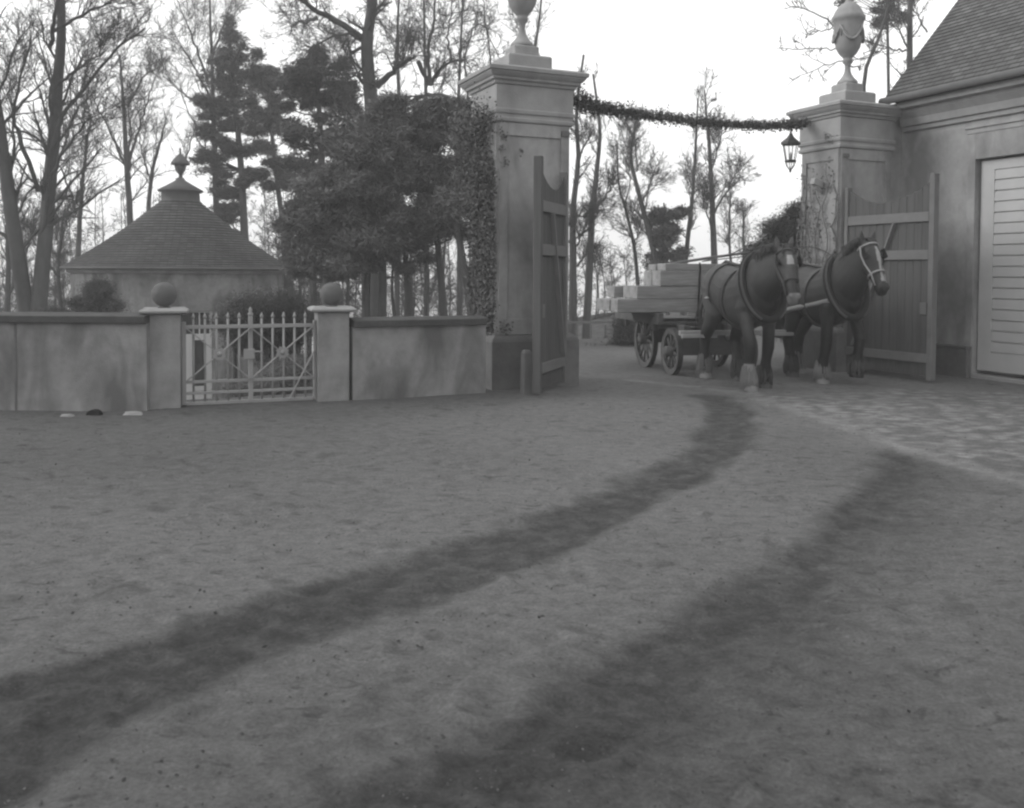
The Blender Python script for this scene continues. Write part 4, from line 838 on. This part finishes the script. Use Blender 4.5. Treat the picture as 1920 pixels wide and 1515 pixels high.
# lantern
lp = at(1483, 243, 13.82); LN = thing('lantern', 'hanging glass lantern under the garland beside the right pillar', 'lantern', tuple(lp))
sc_ = 13.82 / F
zr = lambda y: -(y - 243) * sc_
MB().tube([(0, 0, .06), (0, 0, zr(256))], .014, 8).lathe((0, 0, zr(252)), [(.028, -.02), (.03, 0), (.02, .02)], 10).build('hanger', IRON, LN)
MB().lathe((0, 0, 0), [(.148, zr(271)), (.15, zr(267)), (.11, zr(263)), (.06, zr(258)), (.03, zr(253)), (.02, zr(251))], 6, False).build('hood', IRON, LN)
fr = MB(); rt, rb_ = .118, .072; zt1, zb1 = zr(271), zr(301)
for k in range(6):
    a = 2 * math.pi * k / 6; b = 2 * math.pi * (k + 1) / 6
    fr.tube([(rt * math.cos(a), rt * math.sin(a), zt1), (rb_ * math.cos(a), rb_ * math.sin(a), zb1)], .0065, 6)
fr.lathe((0, 0, 0), [(.085, zr(303.5)), (.09, zr(301.5)), (.085, zr(299.5))], 6, False)
for k in range(6):
    a = 2 * math.pi * k / 6; fr.tube([(.075 * math.cos(a), .075 * math.sin(a), zr(303)), (.06 * math.cos(a), .06 * math.sin(a), zr(310)), (.01 * math.cos(a), .01 * math.sin(a), zr(318))], .006, 5)
fr.lathe((0, 0, zr(318)), [(.004, -.04), (.02, -.02), (.012, 0)], 8); fr.build('frame', IRON, LN)
pn = MB()
for k in range(6):
    a = 2 * math.pi * k / 6; b = 2 * math.pi * (k + 1) / 6
    pn.add([(rt * math.cos(a), rt * math.sin(a), zt1), (rt * math.cos(b), rt * math.sin(b), zt1), (rb_ * math.cos(b), rb_ * math.sin(b), zb1), (rb_ * math.cos(a), rb_ * math.sin(a), zb1)], [(0, 1, 2, 3)])
pn.build('glass', gl, LN)
MB().tube([(0, 0, zr(300)), (0, 0, zr(288)), (0, 0, zr(284))], [.018, .014, .004], 8).build('burner', BRASS, LN)

# ------------------------------------------------------------------ wagon (local x to the viewer's right, y away, along the gate axis)
WA = ANG - rad(12); W0 = np.array([2.83, 13.0]); WG = thing('wagon', 'low wooden farm wagon loaded with beams behind the two horses', 'wagon', (W0[0], W0[1], 0), WA)
def wheel(x, y, r, nsp):
    c = MB(); n = 40; vs = []; fs = []
    for k in range(n):
        a = 2 * math.pi * k / n
        for rr, xx in ((r, -.035), (r, .035), (r - .075, .03), (r - .075, -.03)): vs.append((x + xx, y + rr * math.cos(a), r + rr * math.sin(a)))
    for k in range(n):
        for i in range(4): fs.append((4 * k + i, 4 * k + (i + 1) % 4, 4 * ((k + 1) % n) + (i + 1) % 4, 4 * ((k + 1) % n) + i))
    c.add(vs, fs); wo_ = c.build('wheel', CARTW, WG, .004)
    sp_ = MB()
    for k in range(nsp): a = 2 * math.pi * (k + .3) / nsp; sp_.tube([(x, y + .06 * math.cos(a), r + .06 * math.sin(a)), (x, y + (r - .07) * math.cos(a), r + (r - .07) * math.sin(a))], [.022, .017], 6)
    sp_.build('spokes', CARTW, wo_)
    MB().tube([(x - .12, y, r), (x - .09, y, r), (x + .09, y, r), (x + .12, y, r)], [.05, .075, .075, .06], 14).build('hub', CARTW, wo_)
    tb = MB(); vs = []; fs = []
    for k in range(n):
        a = 2 * math.pi * k / n
        for rr, xx in ((r + .008, -.038), (r + .008, .038), (r - .002, .038), (r - .002, -.038)): vs.append((x + xx, y + rr * math.cos(a), r + rr * math.sin(a)))
    tb.add(vs, fs + [(4 * k + i, 4 * k + (i + 1) % 4, 4 * ((k + 1) % n) + (i + 1) % 4, 4 * ((k + 1) % n) + i) for k in range(n) for i in range(4)]); tb.build('iron_tyre', IRON, wo_)
wheel(-.56, 0, .33, 10); wheel(.56, 0, .33, 10); wheel(-.56, 1.08, .43, 12); wheel(.60, 1.08, .43, 12)
MB().bar((-.6, 0, .33), (.6, 0, .33), .11, .11).build('axle', CARTW, WG); MB().bar((-.6, 1.08, .43), (.62, 1.08, .43), .11, .11).build('axle', CARTW, WG)
MB().bar((0, .0, .40), (0, 1.35, .46), .1, .1).build('reach', CARTW, WG)
MB().box(-.5, .5, -.06, .06, .385, .50).box(-.5, .5, 1.02, 1.14, .485, .60).box(-.42, -.32, -.1, 1.9, .60, .70).box(.32, .42, -.1, 1.9, .60, .70).box(-.42, .42, -.06, .06, .5, .6).build('chassis', CARTW, WG, .006)
bed = MB()
for k in range(7): bed.box(-.62 + k * .178, -.62 + k * .178 + .17, .18, 2.2, .70, .735)
for k in range(2): bed.box(-.7 + k * 1.29, -.62 + k * 1.29, .18, 2.2, .70, .86)
bed.build('bed', CARTW, WG, .004)
for x in (-.58, .58):
    for y in (.45, 1.7): MB().bar((x * 1.13, y, .60), (x * 1.2, y, 1.0), .05, .05, up=(0, 1, 0)).build('stake', CARTW, WG)
for x in (-.72,):
    MB().tube([(-.64, .62, .60), (-.64, .62, .42)], .012, 6).build('chain', IRON, WG)
MB().lathe((0, 0, 0), [(.10, -.05), (.16, -.03), (.17, .12), (.15, .2), (.05, .21)], 16).build('grease_bucket', IRON, WG).location = (-.35, .35, .42)
WL = lambda p: ((p[0] - W0[0]) * math.cos(WA) + (p[1] - W0[1]) * math.sin(WA), -(p[0] - W0[0]) * math.sin(WA) + (p[1] - W0[1]) * math.cos(WA), p[2])
MB().tube([(.25, 0, .5), (.38, -.3, .72), WL(at(1485, 579, 12.4)), WL(at(1562, 562, 11.65))], [.05, .045, .036, .034], 10).build('draft_pole', CARTL, WG)
MB().bar((-.62, -.42, .62), (1.1, -.42, .62), .07, .07).build('splinter_bar', CARTL, WG, .01)
MB().bar((-.62, -.5, .58), (-.1, -.5, .58), .045, .05).build('swingletree', CARTL, WG, .01); MB().bar((.55, -.5, .6), (1.05, -.5, .6), .045, .05).build('swingletree', CARTL, WG, .01)
def W(a, b, z): 
    c, s = math.cos(WA), math.sin(WA); return (W0[0] + a * c - b * s, W0[1] + a * s + b * c, z)
rng = np.random.default_rng(4)
layers = [(.87, 1.065, -1.27, .76, ['front', 'second', 'rearmost'], 'wide bottom'), (1.067, 1.255, -.96, .72, ['front', 'second', 'rearmost'], 'middle'), (1.257, 1.48, -.616, .8, ['front', 'rear'], 'thick upper'), (1.482, 1.585, -.55, .76, ['front', 'rear'], 'thin topmost')]
for z0, z1, a0, a1, rows, nm in layers:
    for k, rn in enumerate(rows):
        dx = rng.uniform(-.015, .015) - (.12 if 'middle' in nm and k == 2 else 0); y0 = .34 + k * .36 + rng.uniform(0, .02); hh = z1 - z0 - rng.uniform(0, .02) * (k > 0)
        m = MB(); m.box(a0 + dx, a1 + dx, 0, .33, 0, hh); o = m.build('timber_beam', TIMBER, None, .01); o.location = W(0, y0, z0); o.rotation_euler = (0, 0, WA + rng.uniform(-.02, .02))
        tag(o, f'pale sawn timber beam in the {nm} layer of the wagon load, {rn} row', 'timber beam', 'timber beams stacked across the wagon')
for s in (-.62, .5): MB().box(s, s + .08, .3, 1.9, .862 - .0, .868).build('bearer', CARTW, WG)
pp = [at(1238, 500, 13.7), at(1330, 486, 13.3), at(1425, 473, 12.9)]
o = MB().tube([p - pp[0] for p in pp], [.022, .02, .016], 8).build('binding_pole', CARTW); o.location = tuple(pp[0] + np.array([0, 0, .02])); tag(o, 'long thin binding pole lying over the top of the timber load', 'pole')
# rope round the load
o = MB().tube([W(-.05, .30, .8), W(-.02, .32, 1.2), W(.0, .33, 1.5), W(0.0, .36, 1.60)], .014, 6).build('load_rope', DARKCLOTH); tag(o, 'dark rope tied upright across the front of the timber load', 'rope')

# ------------------------------------------------------------------ horses
def ell_loft(secs, n=20):
    """closed surface through (centre, side axis, up axis) ellipses"""
    V = []; Fc = []
    for c, a, b in secs:
        for k in range(n): t = 2 * math.pi * k / n; V.append(np.array(c) + np.array(a) * math.cos(t) + np.array(b) * math.sin(t))
    m = len(secs)
    for i in range(m - 1):
        for k in range(n): j = (k + 1) % n; Fc.append((i * n + k, i * n + j, i * n + n + j, i * n + n + k))
    Fc.append(tuple(range(n))[::-1]); Fc.append(tuple((m - 1) * n + k for k in range(n)))
    return V, Fc
def chain(pts, rads, flat=1.0):
    """limb in the x-z plane: ellipses across the path, side axis y"""
    P = [np.array(p, float) for p in pts]; secs = []
    for i, p in enumerate(P):
        d = P[min(i + 1, len(P) - 1)] - P[max(i - 1, 0)]; d /= np.linalg.norm(d); side = np.array([0, 1.0, 0]); upv = np.cross(d, side); upv /= np.linalg.norm(upv)
        r = rads[i]; rs, ru = (r if isinstance(r, tuple) else (r, r)); secs.append((p, side * rs, upv * ru))
    return secs
def horse(loc, yaw, label, poses, neck_yaw, head_yaw, coat, white, seed, head_drop=0.0, sc=1.0, harness=True):
    t = thing('horse', label, 'horse', (loc[0], loc[1], 0), yaw, 'pair of draught horses'); t.scale = (sc, sc, sc)
    mb = MB()
    trunk = [(-.88, 1.22, .07, .10), (-.84, 1.22, .17, .20), (-.72, 1.25, .27, .29), (-.52, 1.26, .315, .33), (-.28, 1.21, .30, .34), (-.02, 1.14, .33, .375), (.22, 1.12, .335, .385), (.42, 1.16, .30, .385), (.58, 1.19, .265, .34), (.72, 1.18, .20, .25), (.80, 1.16, .10, .14)]
    V, Fc = ell_loft([((x, 0, z), (0, ry, 0), (0, 0, rz)) for x, z, ry, rz in trunk]); mb.add(V, Fc)
    for sx, dz in ((.27, 0), (.45, .0)): pass
    V, Fc = ell_loft(chain([(.18, 0, 1.42), (.36, 0, 1.50), (.5, 0, 1.48)], [(.10, .06), (.12, .11), (.12, .10)])); mb.add(V, Fc)      # withers
    legs = []
    for side, (kind, J) in zip((1, -1, 1, -1), poses):
        y = side * (.17 if kind == 'f' else .165)
        if kind == 'f':
            pts = [(.46, y * .95, 1.22), (.50, y, 1.02), (J[0][0], y, J[0][1]), ((J[0][0] * .6 + J[1][0] * .4), y, J[0][1] * .6 + J[1][1] * .4), (J[1][0], y, J[1][1]), ((J[1][0] + J[2][0]) / 2 , y, (J[1][1] + J[2][1]) / 2), (J[2][0], y, J[2][1]), (J[2][0] * .5 + J[3][0] * .5, y, J[2][1] * .5 + J[3][1] * .5 + .01)]
            rd = [(.10, .17), (.12, .17), (.095, .125), (.075, .09), (.075, .078), (.062, .064), (.085, .095), (.088, .095)]
        else:
            pts = [(-.50, y * .8, 1.28), (-.50, y, 1.08), (J[0][0], y * 1.05, J[0][1]), (J[0][0] * .55 + J[1][0] * .45, y, J[0][1] * .55 + J[1][1] * .45), (J[1][0], y, J[1][1]), ((J[1][0] + J[2][0]) / 2, y, (J[1][1] + J[2][1]) / 2), (J[2][0], y, J[2][1]), (J[2][0] * .5 + J[3][0] * .5, y, J[2][1] * .5 + J[3][1] * .5 + .01)]
            rd = [(.16, .22), (.155, .24), (.13, .17), (.09, .11), (.078, .095), (.066, .07), (.088, .098), (.09, .098)]
        V, Fc = ell_loft(chain(pts, rd), 16); mb.add(V, Fc)
        hx, hz = J[3]
        V, Fc = ell_loft([((hx - .03, y, hz + .095), (0, .07, 0), (.075, 0, 0)), ((hx, y, hz + .05), (0, .085, 0), (.09, 0, 0)), ((hx + .02, y, hz), (0, .092, 0), (.105, 0, 0))], 16); mb.add(V, Fc)
    # neck and head, turned about the shoulder and the poll
    cn, sn = math.cos(neck_yaw), math.sin(neck_yaw); piv = np.array([.52, 0, 0])
    def nk(p, w=1.0):
        a = neck_yaw * w; p = np.array(p, float) - piv; return np.array([p[0] * math.cos(a) - p[1] * math.sin(a), p[0] * math.sin(a) + p[1] * math.cos(a), p[2]]) + piv
    poll = np.array([1.00, 0, 1.80 - head_drop])
    necks = [((.42, 0, 1.27), .26, .38, .3), ((.60, 0, 1.37), .225, .35, .55), ((.74, 0, 1.50 - .2 * head_drop), .18, .30, .75), ((.87, 0, 1.64 - .55 * head_drop), .145, .245, .9), ((.97, 0, 1.745 - .85 * head_drop), .11, .17, 1.0), ((1.02, 0, 1.79 - head_drop), .09, .11, 1.0)]
    secs = []
    for i, (c, ry, rz, wv) in enumerate(necks):
        a = neck_yaw * wv; d = np.array([.72, 0, .69]); upv = np.array([-.69, 0, .72])
        rot = lambda q: np.array([q[0] * math.cos(a) - q[1] * math.sin(a), q[0] * math.sin(a) + q[1] * math.cos(a), q[2]])
        secs.append((nk(c, wv), rot(np.array([0, ry, 0])), rot(upv * rz)))
    V, Fc = ell_loft(secs); mb.add(V, Fc)
    pw = nk(poll); ah = neck_yaw + head_yaw; fwd = np.array([math.cos(ah), math.sin(ah), 0]); sdv = np.array([-math.sin(ah), math.cos(ah), 0]); upz = np.array([0, 0, 1.0])
    hd = unit(fwd * .50 - upz * .87); hn = unit(fwd * .87 + upz * .50)      # along the face / out of the forehead
    HP = lambda s, n_=0, y=0: pw + hd * s + hn * n_ + sdv * y
    head = [(-.06, -.02, .055, .06), (-.02, .0, .085, .10), (.06, .01, .105, .135), (.16, .005, .115, .155), (.26, -.005, .108, .15), (.36, -.005, .088, .12), (.46, .0, .072, .092), (.56, .002, .068, .082), (.63, .0, .070, .080), (.68, -.01, .058, .062), (.705, -.015, .03, .034)]
    V, Fc = ell_loft([(HP(s, n_ - .03), sdv * ry, hn * rz) for s, n_, ry, rz in head]); mb.add(V, Fc)
    V, Fc = ell_loft([(HP(.06, -.12), sdv * .09, hn * .07), (HP(.2, -.14), sdv * .095, hn * .085), (HP(.32, -.11), sdv * .07, hn * .06)]); mb.add(V, Fc)   # jaw
    for s in (1, -1):                                            # brow, eye socket, nostril, ear
        V, Fc = ell_loft([(HP(.13, .045, s * .09), sdv * .012, hn * .02), (HP(.17, .05, s * .098), sdv * .026, hn * .034), (HP(.22, .045, s * .09), sdv * .012, hn * .02)], 10); mb.add(V, Fc)
        V, Fc = ell_loft([(HP(.58, .03, s * .045), sdv * .02, hn * .03), (HP(.64, .03, s * .05), sdv * .026, hn * .03), (HP(.67, .02, s * .04), sdv * .012, hn * .02)], 10); mb.add(V, Fc)
        e0 = HP(-.01, .0, s * .07); ed = unit(upz * 1.0 + sdv * s * .18 + fwd * .1)
        V, Fc = ell_loft([(e0 - ed * .03, sdv * .035, fwd * .03), (e0 + ed * .05, sdv * .042, fwd * .03), (e0 + ed * .11, sdv * .032, fwd * .022), (e0 + ed * .175, sdv * .006, fwd * .006)], 12); mb.add(V, Fc)
    me = bpy.data.meshes.new('horse_shape'); me.from_pydata(mb.v, [], mb.f); me.update()
    bm = bmesh.new(); bm.from_mesh(me); bmesh.ops.recalc_face_normals(bm, faces=bm.faces); bm.to_mesh(me); bm.free()
    tmp = bpy.data.objects.new('horse_shape', me); COL.objects.link(tmp)
    r = tmp.modifiers.new('r', 'REMESH'); r.mode = 'VOXEL'; r.voxel_size = .013
    s = tmp.modifiers.new('s', 'SMOOTH'); s.factor = .5; s.iterations = 5
    dg = bpy.context.evaluated_depsgraph_get(); me2 = bpy.data.meshes.new_from_object(tmp.evaluated_get(dg)); bpy.data.objects.remove(tmp); me2.name = 'body'
    me2.polygons.foreach_set('use_smooth', np.ones(len(me2.polygons), dtype=bool))
    co = np.zeros(len(me2.vertices) * 3); me2.vertices.foreach_get('co', co); co = co.reshape(-1, 3)
    col = np.full(len(co), coat[0]); leg = 1 - sstep(.55, .95, co[:, 2]); belly = sstep(1.1, .85, co[:, 2]) * (np.abs(co[:, 0]) < .6)
    col = col + (coat[1] - coat[0]) * leg; chest = sstep(.62, .8, co[:, 0]) * sstep(1.5, 1.2, co[:, 2]); col = col + (coat[1] * 1.3 - col) * chest
    col *= .85 + .3 * fbm(co[:, 0] * 3 + 9, co[:, 2] * 3 + co[:, 1] * 2 + 5, 3, seed)
    hooves = co[:, 2] < .085; col = np.where(hooves, .06, col)
    rel = co - pw; hs = rel @ hd; hy = rel @ sdv; hnn = rel @ hn
    ishead = (hs > -.05) & (np.linalg.norm(rel, axis=1) < .85) & (hnn > -.2) & (np.abs(hy) < .14) & (co[:, 0] > .6)
    for w_ in white:
        if w_[0] == 'sock':
            _, fx, sy, zt = w_; m = (co[:, 2] < zt) & ((co[:, 0] > 0) == (fx > 0)) & ((co[:, 1] > 0) == (sy > 0)); col = np.where(m, .19 * (.6 + .8 * fbm(co[:, 0] * 9, co[:, 2] * 9 + co[:, 1] * 7, 3, 2)), col)
        elif w_[0] == 'blaze': m = ishead & (hs > w_[1]) & (hs < w_[2]) & (np.abs(hy - w_[4]) < w_[3] * (1 - .3 * np.sin(hs * 20))) & (hnn > 0); col = np.where(m, .3, col)
        elif w_[0] == 'muzzle': m = ishead & (hs > w_[1]); col = np.where(m, w_[2], col)
    A = me2.attributes.new('coat', 'FLOAT', 'POINT'); A.data.foreach_set('value', col.astype(np.float32))
    link('body', me2, COAT, t)
    # mane, forelock and tail of many locks
    rg = np.random.default_rng(seed); mn = Branches(); L_ = []
    for k in range(240):
        q = rg.uniform(0, 1); i = q * 4; j = min(int(i), 3); f = i - j; j += 1
        c = (1 - f) * np.array(secs[j][0]) + f * np.array(secs[min(j + 1, 5)][0]); upv = (1 - f) * np.array(secs[j][2]) + f * np.array(secs[min(j + 1, 5)][2]); sd_ = unit(np.array(secs[j][1])) * rg.choice([-1, -1, 1])
        p0 = c + upv * .97; hair = [p0 - upv * .08, p0 + unit(upv) * .02, p0 + unit(upv) * .01 + sd_ * .06, p0 - upv * .25 + sd_ * .11 + rg.normal(0, .015, 3), p0 - upv * .7 + sd_ * .15 + rg.normal(0, .02, 3)]
        L_.append(resample(hair, 8))
    for k in range(30):
        p0 = HP(-.05, .05, rg.normal(0, .03)); L_.append(resample([p0, HP(-.02, .1, rg.normal(0, .03)), HP(.08, .10, rg.normal(0, .04)), HP(.16, .10, rg.normal(0, .05))], 8))
    mn.add(np.array(L_), np.tile(np.array([.010, .013, .013, .012, .011, .009, .006, .002]), (len(L_), 1)), 5); link('mane', mn.mesh('mane', (0, 0, 0)), MANE, t)
    tl = Branches(); L_ = []
    for k in range(90):
        a = rg.normal(0, .03, 3); L_.append(resample([np.array([-.84, 0, 1.36]) + a * .5, np.array([-.93, 0, 1.32]) + a, np.array([-1.0, 0, 1.1]) + a * 1.6, np.array([-1.0, 0, .85]) + a * 2.4, np.array([-.97, 0, .62 + rg.uniform(-.08, .08)]) + a * 2.6], 9))
    tl.add(np.array(L_), np.tile(np.array([.012, .014, .015, .015, .014, .013, .011, .008, .002]), (len(L_), 1)), 5); link('tail', tl.mesh('tail', (0, 0, 0)), MANE, t)
    for side, (kind, J) in zip((1, -1, 1, -1), poses):
        fe = Branches(); L_ = []; y = side * .167; c = np.array([J[2][0], y, J[2][1]])
        for k in range(70):
            a = rg.uniform(0, 2 * math.pi); dr = np.array([math.cos(a), math.sin(a), 0]); r0 = .075; h = rg.uniform(.0, .12); p0 = c + dr * r0 + np.array([0, 0, h]); zb = max(.02, J[3][1] + rg.uniform(.02, .06))
            e = np.array([(J[2][0] + J[3][0]) / 2, y, 0]) + dr * rg.uniform(.082, .108); e[2] = zb; L_.append(resample([p0, (p0 + e) / 2 + dr * .014, e], 5))
        fe.add(np.array(L_), np.tile(np.array([.010, .012, .011, .008, .002]), (len(L_), 1)), 5); link('feathering', fe.mesh('feathering', (0, 0, 0)), PALEFEATHER if any(w_[0] == 'sock' and (w_[1] > 0) == (kind == 'f') and w_[2] == side for w_ in white) else FEATHER, t)
    # harness
    col_ = MB(); pts = []
    cc = nk((.60, 0, 1.30), .5); a = neck_yaw * .5; ax = np.array([-.38 * math.cos(a), -.38 * math.sin(a), .92]); sd_ = np.array([-math.sin(a), math.cos(a), 0])
    for k in range(33): th = 2 * math.pi * k / 32; pts.append(cc + sd_ * .275 * math.sin(th) + ax * (.43 * math.cos(th) - .02))
    col_.tube(pts, .05, 10); co_ = col_.build('collar', DARKCLOTH, t)
    hm = MB(); hm.tube([cc + sd_ * .30 * math.sin(th) + ax * (.46 * math.cos(th) - .02) + np.array([.03, 0, 0]) for th in np.linspace(.25, math.pi - .4, 14)], .018, 8); hm.tube([cc - sd_ * .30 * math.sin(th) + ax * (.46 * math.cos(th) - .02) + np.array([.03, 0, 0]) for th in np.linspace(.25, math.pi - .4, 14)], .018, 8)
    for s in (1, -1):
        hm.ball(cc + sd_ * s * .30 * math.sin(.25) + ax * .45 + np.array([.03, 0, .03]), .026, 8)
    hm.build('hames', BRASS if False else STRAP, co_)
    def girth(x, zc, ry, rz, wd):
        vs = []; n = 36
        for k in range(n):
            th = 2 * math.pi * k / n; e = 1.02
            for dx, g_ in ((-wd / 2, 0), (-wd / 2, .012), (wd / 2, .012), (wd / 2, 0)): vs.append((x + dx, (ry * e + g_) * math.cos(th), zc + (rz * e + g_) * math.sin(th)))
        fs = [(4 * k + i, 4 * k + (i + 1) % 4, 4 * ((k + 1) % n) + (i + 1) % 4, 4 * ((k + 1) % n) + i) for k in range(n) for i in range(4)]
        return MB().add(vs, fs)
    girth(.14, 1.125, .335, .385, .09).build('girth', STRAP, t)
    girth(-.36, 1.225, .306, .338, .05).build('hip_strap', STRAP, t)
    for s in (1, -1):
        MB().tube([cc + sd_ * s * .29 - ax * .1, np.array([.3, s * .36, 1.10]), np.array([-.2, s * .36, 1.0]), np.array([-.75, s * .33, .86]), np.array([-1.12, s * .26, .68])], .018, 8).build('trace', STRAP, t)
        MB().lathe((0, 0, 0), [(.002, -.012), (.035, -.008), (.035, .004), (.002, .014)], 12).build('brass_stud', BRASS, t).location = (-.36, s * .325, 1.12)
        st_ = t.children[-1]; st_.rotation_euler = (rad(-90 * s), 0, 0)
    MB().tube([(.42, 0, 1.64), (.1, 0, 1.535), (-.2, 0, 1.565), (-.5, 0, 1.61), (-.78, 0, 1.52), (-.9, 0, 1.38)], .02, 8).build('back_strap', STRAP, t)
    br = MB()
    def hloop(s, off, rr, g_=.012, wd=.02):
        i = np.searchsorted([h[0] for h in head], s); i = min(max(i, 1), len(head) - 1); f = (s - head[i - 1][0]) / (head[i][0] - head[i - 1][0]); n_, ry, rz = [(1 - f) * head[i - 1][q] + f * head[i][q] for q in (1, 2, 3)]
        br.tube([HP(s, n_ - .03) + sdv * (ry + g_) * math.cos(th) + hn * (rz + g_) * math.sin(th) for th in np.linspace(0, 2 * math.pi, 25)], rr, 6)
    hloop(.42, 0, .013); hloop(.05, 0, .013)
    for s in (1, -1):
        br.tube([HP(.04, .0, s * .118), HP(.15, -.02, s * .132), HP(.28, -.02, s * .122), HP(.42, 0, s * .096), HP(.58, -.02, s * .082)], .012, 6)
    br.build('bridle', STRAP if coat[0] > .06 else CARTL, t)
    for s in (1, -1):
        c = [HP(.11, .02, s * .128), HP(.24, .02, s * .135), HP(.24, .1, s * .15), HP(.11, .1, s * .145)]; bl = MB(); bl.add([q - sdv * s * .004 for q in c] + [q + sdv * s * .004 for q in c], [(0, 1, 2, 3), (7, 6, 5, 4), (0, 4, 5, 1), (1, 5, 6, 2), (2, 6, 7, 3), (3, 7, 4, 0)]); bl.build('blinker', DARKCLOTH, t, .003)
        eb = MB(); eb.ball(HP(.17, .055, s * .112), .019, 8); eb.build('eye', WINDARK, t)
    return t
FA = ('f', [(.50, .95), (.66, .54), (.62, .20), (.68, .0)]); FB = ('f', [(.46, .93), (.44, .52), (.34, .18), (.36, .0)]); FL = ('f', [(.52, .95), (.68, .60), (.60, .28), (.60, .10)])
HA = ('h', [(-.36, .93), (-.54, .54), (-.44, .19), (-.40, .0)]); HB = ('h', [(-.46, .93), (-.80, .57), (-.84, .22), (-.78, .0)])
# legs are listed left fore, right fore, left hind, right hind (horse's own left = viewer's right)
horse((2.98, 11.78), rad(-90 + 10), 'lighter coated draught horse with white muzzle, on the left of the pair', [FB, FA, HA, HB], rad(10), rad(-14), (.075, .011), [('sock', 1, -1, .34), ('sock', -1, -1, .16), ('blaze', .13, .25, .035, 0), ('muzzle', .60, .13)], 3, head_drop=.08)
horse((4.20, 12.36), rad(-90 + 13), 'dark draught horse with a white blaze, on the right by the gate leaf', [FL, FB, HB, HA], rad(3), rad(0), (.04, .009), [('blaze', .1, .55, .025, 0.01), ('sock', -1, 1, .14), ('sock', 1, -1, .13)], 8, head_drop=-.02)

for (x0, y0, z0, lb) in ((3.1, 11.05, 1.45, 'slack leather rein running back from the left horse to the wagon'), (4.35, 11.6, 1.5, 'slack leather rein running back from the right horse to the wagon')):
    e = np.array(W(.1, .5, 1.62)); p = np.array([x0, y0, z0]); q = (p + e) / 2 + np.array([0, .1, .12])
    o = MB().tube([x - p for x in resample([p, p + (q - p) * .45 + np.array([0, 0, .22]), q + np.array([0, 0, .05]), e], 14)], .008, 5).build('rein', STRAP); o.location = tuple(p); tag(o, lb, 'rein')
# ------------------------------------------------------------------ thin mist
hz = bpy.data.materials.new('mist'); hz.use_nodes = True; t_ = hz.node_tree; t_.nodes.clear()
pv = t_.nodes.new('ShaderNodeVolumePrincipled'); pv.inputs['Color'].default_value = (1, 1, 1, 1); pv.inputs['Density'].default_value = .003; mo = t_.nodes.new('ShaderNodeOutputMaterial'); t_.links.new(pv.outputs[0], mo.inputs['Volume'])
o = MB().box(-1510, 1510, -310, 3010, -21, 15).build('haze', hz); tag(o, 'thin pale mist over the park', 'haze', kind='stuff')
